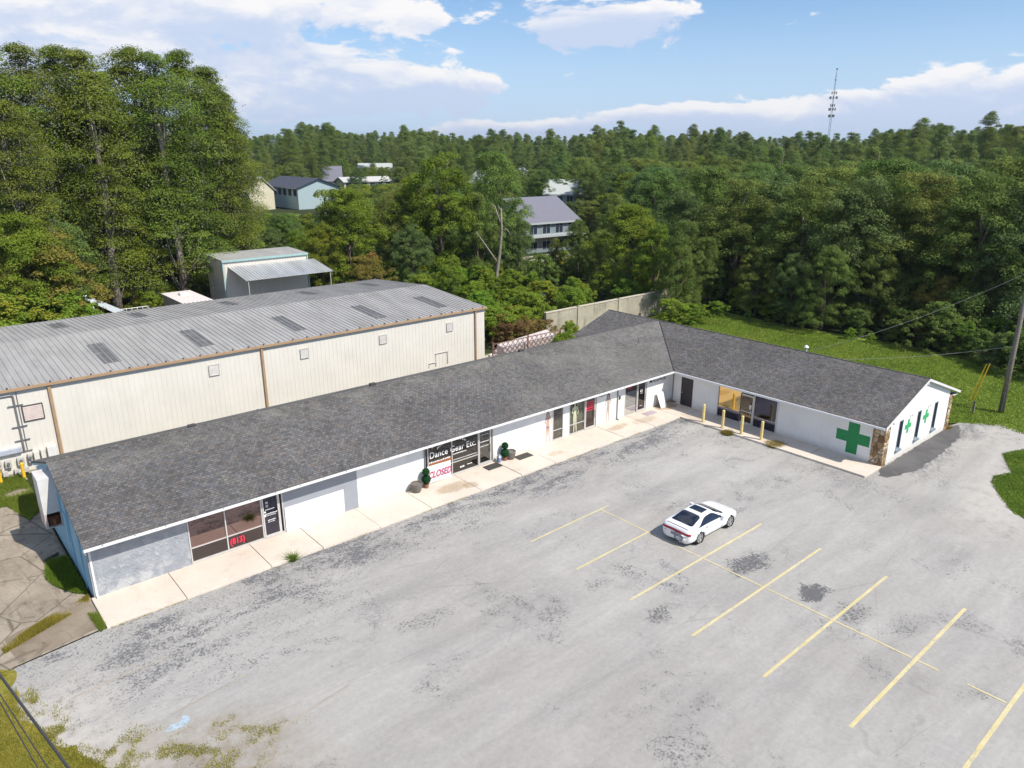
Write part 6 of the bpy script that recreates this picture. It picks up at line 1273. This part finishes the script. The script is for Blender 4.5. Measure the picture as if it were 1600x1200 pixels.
NEAR = [
 # tall cypresses behind the warehouse, left to right
 ('cypress', -35, 66, 84, 1.2, 'tall feathery cypress cut off by the left edge of the photo'), ('cypress', 28, 60, 88, 1.15, 'tall cypress second from the left edge with a flat top'),
 ('cypress', 82, 62, 92, 1.1, 'tall cypress with a ragged top left of the notch in the treeline'), ('cypress', 118, 68, 87, 1.1, 'tall cypress just left of the notch in the treeline'),
 ('cypress', 150, 104, 90, 1.0, 'lower cypress filling the notch in the left treeline'), ('cypress', 192, 66, 92, 1.15, 'tall cypress just right of the notch in the treeline'),
 ('cypress', 236, 74, 90, 1.1, 'broad cypress in the middle of the tall group right of the notch'), ('cypress', 276, 70, 94, 1.15, 'tall cypress with spreading top, third right of the notch'),
 ('cypress', 318, 96, 96, 1.1, 'cypress on the rounded right shoulder of the tall group'), ('cypress', 345, 138, 97, 1.0, 'lower cypress at the right end of the tall group above the shed'),
 ('cypress', 5, 150, 78, 1.05, 'front-row cypress at the left edge with hanging moss'), ('cypress', 62, 168, 87, 1.1, 'front-row cypress with yellow-green layers left of the boom truck'),
 ('cypress', 120, 160, 91, 1.05, 'front-row cypress behind the boom truck, vine covered'), ('cypress', 175, 185, 93, 1.1, 'front-row cypress between boom truck and trailer'),
 ('cypress', 226, 190, 95, 1.1, 'front-row cypress above the trailer'), ('cypress', 290, 175, 92, 1.0, 'front-row cypress above the left part of the shed'),
 ('cypress', 332, 215, 97, 1.05, 'front-row cypress directly above the shed roof'), ('bright', 152, 232, 95, .9, 'bright broadleaf tree wedged between the front cypresses'),
 ('cypress', 372, 205, 112, .95, 'small yellow-green cypress on the slope of the treeline right of the shed'),
 ('bright', 20, 330, 76, 1.0, 'vine-draped tree low at the left edge above the warehouse roof'), ('autumn', 52, 360, 77, 1.2, 'rusty-leaved vine-draped tree above the warehouse roof'), ('bright', 88, 372, 88, .9, 'rounded green vine-draped tree left of the boom truck'),
 ('oak', 132, 330, 93, 1.0, 'dark broadleaf tree right behind the boom truck'), ('oak', 185, 330, 94, 1.0, 'dark-leaved tree behind the right end of the boom truck'), ('bright', 225, 345, 92, .9, 'light green tree left of the trailer'),
 ('bright', 268, 330, 95, 1.0, 'light green tree behind the trailer'), ('bright', 310, 320, 98, 1.0, 'dense green tree touching the left side of the shed'), ('oak', 345, 305, 99, 1.0, 'dark green tree behind the shed'),
 ('bright', 362, 300, 100, .8, 'green tree behind the shed roof under the pale house'), ('oak', 425, 352, 103, .7, 'low dark tree behind the right end of the shed'), ('bright', 458, 358, 100, .7, 'low light green tree left of the big yellow-green one'),
 ('oak', 160, 300, 91, .9, 'dark vine-draped tree between the boom truck and the trailer, left'), ('bright', 200, 318, 90, .85, 'leafy vine-draped tree between the boom truck and the trailer, right'), ('oak', 246, 306, 94, .9, 'dark tree directly behind the trailer roof unit'), ('bright', 288, 322, 93, .8, 'leafy tree filling the gap between trailer and shed'), ('oak', 60, 300, 85, .9, 'dark tree low in front of the second cypress'), ('oak', 326, 300, 99, .8, 'dark narrow tree behind the shed left corner'),
 # centre
 ('bright', 535, 292, 93, 1.25, 'big rounded yellow-green tree above the shed canopy'), ('bright', 500, 345, 90, .95, 'yellow-green tree leaning over the right end of the shed canopy'), ('autumn', 575, 395, 86, 1.3, 'olive bushy tree beside the end of the warehouse roof'),
 ('oak', 610, 300, 100, 1.0, 'dark oak between the two bright trees in the centre'), ('oak', 640, 345, 90, .9, 'dark tangled tree behind the warehouse corner'),
 ('bright', 690, 238, 96, .95, 'tall bright lime-green tree left of the dead trunk'), ('bright', 650, 270, 99, .9, 'lime-green tree half behind the tallest bright one'), ('bright', 705, 395, 82, .8, 'bright vine-covered tree at the right end of the warehouse'),
 ('oak', 778, 238, 98, .85, 'tall grey-green tree with bare twigs behind the dead trunk'), ('oak', 745, 300, 95, .7, 'dark narrow tree left of the dead trunk'), ('oak', 812, 330, 96, .60, 'vine-covered tree just right of the dead trunk'),
 ('oak', 960, 300, 106, .8, 'grey-green oak right of the white roof'), ('bright', 985, 318, 90, 1.35, 'broad bright oak in front of the dark wood, right of the townhouse'), ('bright', 1030, 345, 85, .95, 'bright oak behind the end of the boundary wall'), ('oak', 1066, 345, 81, .85, 'grey-green oak overhanging the end of the boundary wall'), ('oak', 868, 372, 103, .7, 'small dark tree before the townhouse windows'), ('bright', 838, 392, 101, .6, 'low green tree before the left end of the townhouse'),
 ('oak', 905, 340, 100, .75, 'dark round tree hiding the right half of the townhouse'), ('oak', 940, 360, 97, .9, 'dark oak left of the broad bright oak'),
 # the wood beyond the lawn, right
 ('oak', 1075, 300, 96, 1.1, 'dark oak at the left end of the wood beyond the lawn'), ('oak', 1120, 262, 101, 1.1, 'tall dark oak behind the left end of the lawn wood'), ('oak', 1165, 280, 92, 1.15, 'dense dark oak overhanging the lawn, third from the left'),
 ('oak', 1218, 258, 96, 1.1, 'dark oak with a high crown near the middle of the lawn wood'), ('oak', 1262, 285, 86, 1.1, 'bushy dark oak in the middle of the lawn wood'), ('oak', 1310, 262, 94, 1.2, 'olive oak with broad crown right of the middle of the lawn wood'),
 ('oak', 1352, 278, 84, 1.05, 'dark oak in front row below the radio mast side of the wood'), ('oak', 1405, 250, 90, 1.2, 'large rounded oak right of centre in the lawn wood'), ('oak', 1452, 270, 85, 1.05, 'front dark oak left of the utility pole'),
 ('oak', 1500, 240, 93, 1.2, 'large oak crown above the yellow guy guards'), ('oak', 1548, 268, 83, 1.05, 'front oak just left of the utility pole top'), ('oak', 1600, 245, 91, 1.2, 'oak behind the utility pole at the right edge'), ('oak', 1650, 262, 83, 1.1, 'oak beyond the right edge of the photo'),
 ('oak', 1110, 370, 87, .85, 'low dark tree at the far lawn corner'), ('oak', 1190, 385, 84, .9, 'low dark tree overhanging the lawn behind the wing'), ('oak', 1245, 390, 81, .85, 'low vine-hung tree behind the middle of the lawn'),
 ('oak', 1300, 380, 79, .9, 'low tree with dense foliage above the lawn'), ('oak', 1375, 372, 81, .9, 'low dark tree above the service mast'), ('oak', 1430, 375, 84, .85, 'low tree above the ridge end of the wing'), ('autumn', 1475, 430, 81, 1.1, 'flowering olive shrub-tree left of the guy guards'),
 ('bright', 1520, 425, 82, .75, 'lighter green small tree behind the guy guards'), ('oak', 1585, 400, 81, .9, 'low dark tree behind the utility pole'),
]
for i, (k, px, py, d, wd, lb_) in enumerate(NEAR): tp_(k, px, py, d, lb_, wd, i=i)
SHR = [('shrub', 16, 462, 72, 1.3, 'bright vine-covered bush at the left edge above the roof'), ('shrub', 60, 452, 74, 1.3, 'bright bush above the warehouse roof left of the boom truck'), ('shrub', 100, 460, 76, 1.1, 'small bright bush beside the boom truck'),
 ('shrub', 236, 455, 85, .8, 'narrow green vine column left of the trailer'), ('shrub', 690, 462, 76, 1.3, 'leafy bush touching the far corner of the warehouse'), ('shrub', 740, 468, 73, 1.2, 'vine mound right of the warehouse corner'),
 ('shrub', 775, 472, 74, 1.4, 'bright vine mound above the lattice fence'), ('shrub', 812, 462, 76, 1.3, 'bright vine mound left of the boundary wall'), ('autumn', 785, 490, 68, 1.2, 'yellowing vine thicket behind the lattice'), ('autumn', 822, 492, 68, 1.1, 'yellow-orange thicket beside the start of the boundary wall'),
 ('dryshrub', 792, 505, 66, 1.2, 'reddish-brown dried brush on the rubble, left'), ('dryshrub', 822, 500, 66, 1.3, 'dark brown dried brush in the middle of the rubble'), ('dryshrub', 850, 500, 65, .9, 'grey dried brush at the right end of the rubble'), ('shrub', 770, 478, 69, 1.5, 'bright yellow-green vine heap beside the warehouse end wall'), ('shrub', 815, 480, 70, 1.5, 'bright yellow-green vine heap above the middle of the lattice'),
 ('shrub', 893, 505, 62, .9, 'small bright sapling behind the roof corner'), ('shrub', 880, 520, 58, .8, 'low green growth against the roof edge'), ('darkshrub', 860, 455, 84, 1.0, 'dark shrub behind the boundary wall'), ('darkshrub', 700, 440, 84, 1.1, 'dark shrub left of the dead tree'),
 ('shrub', 1050, 466, 77, 1.3, 'bright bush showing above the wing ridge, left'), ('shrub', 1085, 474, 78, 1.5, 'bright bush showing above the wing ridge, middle'), ('shrub', 1122, 470, 82, 1.3, 'bright leafy bush at the far lawn corner'),
 ('darkshrub', 1170, 485, 81, 1.0, 'dark shrub at the lawn edge, first from the left'), ('darkshrub', 1225, 470, 80, 1.3, 'grey-green shrub leaning onto the lawn'), ('darkshrub', 1262, 480, 79, 1.0, 'small shrub beside the leaning grey-green one'),
 ('shrub', 1330, 512, 76, 1.0, 'vine mound spilling onto the lawn near the mast, left'), ('shrub', 1362, 520, 75.5, 1.0, 'vine mound spilling onto the lawn near the mast, right'), ('darkshrub', 1400, 500, 77, 1.2, 'dark shrub above the end of the wing ridge'),
 ('darkshrub', 1445, 485, 76, 1.4, 'white-flecked bush left of the guy guards'), ('darkshrub', 1490, 500, 75, 1.4, 'white-flecked bush behind the guy guards'), ('darkshrub', 1535, 515, 73.5, 1.3, 'low bush right of the guy guards'), ('darkshrub', 1580, 520, 72, 1.3, 'low bush behind the utility pole'), ('darkshrub', 1625, 510, 71, 1.3, 'low bush past the right edge')]
for i, (k, px, py, d, wd, lb_) in enumerate(SHR): tp_(k, px, py, d, lb_, wd, i=i)
# dead tree
dt = at(776, 452, 88); dtr = thing('dead_tree', 'pale bare dead tree trunk standing in the middle of the green trees', 'tree', (dt[0], dt[1], 0)); q = MB()
def D(px, py, off=0): p = at(px, py, 88+off); return tuple(p)
q.tube([(dt[0], dt[1], -.2), D(776, 430), D(781, 395), D(784, 360), D(783, 325)], [.24, .22, .18, .13, .07], 8)
q.tube([D(777, 410), D(762, 388), D(744, 362)], [.14, .10, .05], 6); q.tube([D(784, 360), D(792, 358), D(800, 370)], [.08, .06, .03], 5); q.tube([D(783, 350), D(778, 338), D(773, 322), D(768, 320)], [.12, .10, .08, .03], 6)
q.tube([D(783, 330), D(779, 322)], [.07, .03], 5); q.build('trunk', PALEBARK, dtr, smooth=True)
# palm
pm = at(507, 318, 185); pt = thing('palm_tree', 'slim palm tree with pale trunk in front of the two-storey house', 'palm tree', (pm[0], pm[1], 0)); Hp = at(500, 300, 185)[2]
q = MB(); q.tube([(pm[0], pm[1], 0), (pm[0], pm[1], Hp*.6), (pm[0]+.2, pm[1], Hp)], [.25, .2, .18], 8); q.build('trunk', PALEBARK, pt); q = MB()
for k in range(18):
    a = k*2.4; dr_ = 2.6; z0 = Hp; pts = [(pm[0]+math.cos(a)*s*dr_, pm[1]+math.sin(a)*s*dr_, z0+.9*math.sin(s*2.6)*(1 if k % 2 else .5)-1.3*s*s) for s in np.linspace(0, 1, 6)]
    w_ = (-math.sin(a)*.35, math.cos(a)*.35)
    for i in range(5): p0_, p1_ = pts[i], pts[i+1]; q.add([(p0_[0]-w_[0], p0_[1]-w_[1], p0_[2]-.15), p0_, (p0_[0]+w_[0], p0_[1]+w_[1], p0_[2]-.15), (p1_[0]+w_[0], p1_[1]+w_[1], p1_[2]-.15), p1_, (p1_[0]-w_[0], p1_[1]-w_[1], p1_[2]-.15)], [(0, 1, 4, 5), (1, 2, 3, 4)])
q.build('crown', plain('palm_green', (.11, .15, .025), .6, var=.3), pt)
# the wood behind: kept clear of the houses and of the sight lines that show them
SIGHT = [(405, 512, 330, 226, 1), (818, 896, 386, 122, 1), (836, 918, 312, 190, 1), (358, 392, 292, 215, 1), (398, 428, 264, 290, 1), (502, 616, 286, 280, .55), (556, 616, 260, 390, .5), (722, 756, 284, 245, .6), (798, 836, 264, 320, .8), (1048, 1070, 252, 320, .8)]
FOOT = [(88, 112, 170, 204), (76, 100, 56, 84)]
def limit_top(px, d, rpx):
    """highest allowed top (smallest y) for a tree at this bearing and distance"""
    lim = -1e9
    for x0, x1, yb, D_, pr_ in SIGHT:
        if d < D_+18 and px+rpx*1.05 > x0 and px-rpx*1.05 < x1 and (d < D_ or True): lim = max(lim, yb if d < D_ else -1e9)
    return lim
cand = []; rs = np.random.default_rng(5)
for dist in np.arange(92, 246, 7.6):
    n_ = int(2*math.radians(38)*dist/8.0)
    for k in range(n_):
        a = YAW+math.radians(-38+76*(k+rs.uniform(.1, .9))/n_); d = dist+rs.uniform(-3, 3); cand.append((d, a))
rows = 0; cand.sort(); RN = {'oak': 0, 'pine': 0, 'bright': 0}
P_all = np.array(placed)
MIDGROUP = {'oak': ('dark green broadleaf tree deep in the wood behind the first rows of trees', 'broadleaf trees deep in the wood'), 'bright': ('lighter green broadleaf tree deep in the wood behind the first rows', 'lighter trees deep in the wood'), 'pine': ('tall pine rising from the wood behind the first rows of trees', 'pines deep in the wood')}
nmid = 0
for d, a in cand:
    x, y = CAM[0]+math.cos(a)*d, CAM[1]+math.sin(a)*d
    if y < 58 and x < 36: continue
    if any(x0-4 < x < x1+4 and y0-4 < y < y1+4 for x0, x1, y0, y1 in FOOT): continue
    if len(placed) and np.min(np.hypot(P_all[:, 0]-x, P_all[:, 1]-y)) < 5.0: continue
    px, _ = proj((x, y, 8)); kind = 'pine' if rs.random() < (.10 if d < 170 else .35) else ('bright' if rs.random() < .22 else 'oak')
    H = {'oak': rs.uniform(11.5, 15.2), 'bright': rs.uniform(10, 14.0), 'pine': rs.uniform(15, 19)}[kind]
    if px < 390: kind = 'bright' if rs.random() < .4 else 'oak'; H = rs.uniform(13, 17)
    if 380 < px < 860 and kind != 'pine': H *= .82
    lim = limit_top(px, d, 5.0*FPX/d)
    while proj((x, y, H))[1] < lim and H > 3: H -= .5
    if H <= 4.5: continue
    if nmid >= 225: break
    tree(kind, x, y, H, *MIDGROUP[kind], wide=rs.uniform(.95, 1.25)*(1 if kind == 'pine' else 1.1)); nmid += 1
# undergrowth: low bushes filling the floor of the wood between the trunks
# the far forest: past what one could count, one object; points carry copies of the tree forms
pts, sc_, idx, rotz = [], [], [], []
last_d = 160
def add_far(d, a, kind_i, s): pts.append((CAM[0]+math.cos(a)*d, CAM[1]+math.sin(a)*d, 0)); sc_.append(s); idx.append(kind_i); rotz.append(rs.uniform(0, 6.28))
FAR = [FORMS['oak'][0], FORMS['oak'][1], FORMS['oak'][3], FORMS['bright'][0], FORMS['pine'][0], FORMS['pine'][1], FORMS['pine'][2], FORMS['cypress'][0], FORMS['cypress'][2]]
P_all = np.array(placed)
for dist in np.arange(100, 620, 8.5):
    n_ = int(2*math.radians(40)*dist/(8.5 if dist < 330 else 11))
    for k in range(n_):
        a = YAW+math.radians(-40+80*(k+rs.uniform(.05, .95))/n_); d = dist+rs.uniform(-4, 4); x, y = CAM[0]+math.cos(a)*d, CAM[1]+math.sin(a)*d
        if y < 58 and x < 36: continue
        if any(x0-5 < x < x1+5 and y0-5 < y < y1+5 for x0, x1, y0, y1 in FOOT): continue
        if np.min(np.hypot(P_all[:, 0]-x, P_all[:, 1]-y)) < 5.5: continue
        px, _ = proj((x, y, 8)); u_ = rs.random()
        belt = d > 235
        ki = rs.integers(4, 9) if (belt and u_ < .72) else (rs.integers(4, 7) if u_ < .2 else rs.integers(0, 4)); H0 = FAR[ki][2]
        if ki >= 4 and belt: H = rs.uniform(14.5, 22.0)+1.6*math.sin(px*.013+1)+1.2*math.sin(px*.041)+rs.random()**6*4+(1.4 if px < 820 else .0)+(d-235)*.008
        elif ki >= 4: H = rs.uniform(14, 18.5)
        else: H = rs.uniform(11, 15)*(.85 if 380 < px < 860 else 1)
        lim = limit_top(px, d, 4.5*FPX/d)
        while proj((x, y, H))[1] < lim and H > 3: H -= .5
        if H <= 4.5: continue
        add_far(d, a, ki, H/H0)
def scatter_object(name, FORMLIST, pts, sc_, idx, rotz):
    me = bpy.data.meshes.new(name); me.from_pydata(pts, [], [])
    for nm, dat, ty in (('sc', sc_, 'FLOAT'), ('idx', idx, 'INT'), ('rz', rotz, 'FLOAT')):
        at_ = me.attributes.new(nm, ty, 'POINT'); at_.data.foreach_set('value', np.array(dat, np.int32 if ty == 'INT' else np.float32))
    fo = bpy.data.objects.new(name, me); COL.objects.link(fo); tag(fo, kind='stuff')
    ng = bpy.data.node_groups.new('scatter', 'GeometryNodeTree'); ng.interface.new_socket('Geometry', in_out='INPUT', socket_type='NodeSocketGeometry'); ng.interface.new_socket('Geometry', in_out='OUTPUT', socket_type='NodeSocketGeometry')
    gi = ng.nodes.new('NodeGroupInput'); go = ng.nodes.new('NodeGroupOutput'); iop = ng.nodes.new('GeometryNodeInstanceOnPoints'); jg_ = ng.nodes.new('GeometryNodeGeometryToInstance')
    for cm, tm, H0 in reversed(FORMLIST):
        oi = ng.nodes.new('GeometryNodeObjectInfo'); oi.inputs['Object'].default_value = bpy.data.objects.new('form_source', cm); oi.inputs['As Instance'].default_value = True; ng.links.new(oi.outputs['Geometry'], jg_.inputs[0])
    def attr(nm, ty):
        n_ = ng.nodes.new('GeometryNodeInputNamedAttribute'); n_.data_type = ty; n_.inputs['Name'].default_value = nm; return n_.outputs[0]
    ng.links.new(gi.outputs[0], iop.inputs['Points']); ng.links.new(jg_.outputs[0], iop.inputs['Instance']); iop.inputs['Pick Instance'].default_value = True
    ng.links.new(attr('idx', 'INT'), iop.inputs['Instance Index']); ng.links.new(attr('sc', 'FLOAT'), iop.inputs['Scale'])
    cx = ng.nodes.new('ShaderNodeCombineXYZ'); ng.links.new(attr('rz', 'FLOAT'), cx.inputs[2]); ng.links.new(cx.outputs[0], iop.inputs['Rotation']); ng.links.new(iop.outputs[0], go.inputs[0])
    md = fo.modifiers.new('scatter', 'NODES'); md.node_group = ng; return fo
scatter_object('far_forest', FAR, pts, sc_, idx, rotz)
print('TREES near', len(NEAR)+len(SHR), 'mid', nmid, 'far', len(pts))
UND = FORMS['darkshrub']+FORMS['shrub'][:2]; pts, sc_, idx, rotz = [], [], [], []
for dist in np.arange(64, 150, 3.0):
    n_ = int(2*math.radians(39)*dist/3.2)
    for k in range(n_):
        a = YAW+math.radians(-39+78*(k+rs.uniform(.05, .95))/n_); d = dist+rs.uniform(-1.4, 1.4); x, y = CAM[0]+math.cos(a)*d, CAM[1]+math.sin(a)*d
        if x < 34 and y < 55: continue
        if x < 41 and y < 34: continue
        if 34 < x < 65 and y < 19.5 and x < 70: continue
        if 41 < x < 50 and 18 < y < 21: continue
        if 43 < x < 66.5 and y < 22: continue
        if 55 < x < 68 and 28 < y < 39: continue
        if 66 < x < 92 and 47 < y < 63: continue
        if any(x0-2 < x < x1+2 and y0-2 < y < y1+2 for x0, x1, y0, y1 in FOOT): continue
        if d > 110 and 395 < proj((x, y, 2))[0] < 500 : continue
        s_ = rs.uniform(.45, .95); ki = rs.integers(0, 2) if (rs.random() < .62 and not (x < 60 and y < 44)) else rs.integers(2, 4)
        lim = limit_top(proj((x, y, 2))[0], d, 2*FPX/d)
        if proj((x, y, 4.2*s_))[1] < lim: s_ *= .4
        pts.append((x, y, -.1)); sc_.append(s_); idx.append(ki); rotz.append(rs.uniform(0, 6.28))
scatter_object('undergrowth', UND, pts, sc_, idx, rotz)

# ------------------------------------------------------------------ thin humid air over the whole place
hz = MB(); hz.box(-2600, 5300, -700, 6300, -1.2, 120); ho = hz.build('haze', None); tag(ho, kind='stuff')
m = bpy.data.materials.new('haze_air'); m.use_nodes = True; nt = m.node_tree
for n_ in list(nt.nodes):
    if n_.type != 'OUTPUT_MATERIAL': nt.nodes.remove(n_)
pv = nt.nodes.new('ShaderNodeVolumePrincipled'); pv.inputs['Color'].default_value = (.78, .87, 1.0, 1); pv.inputs['Density'].default_value = 0.00011; pv.inputs['Anisotropy'].default_value = .2
nt.links.new(pv.outputs[0], [n_ for n_ in nt.nodes if n_.type == 'OUTPUT_MATERIAL'][0].inputs['Volume']); ho.data.materials.append(m)
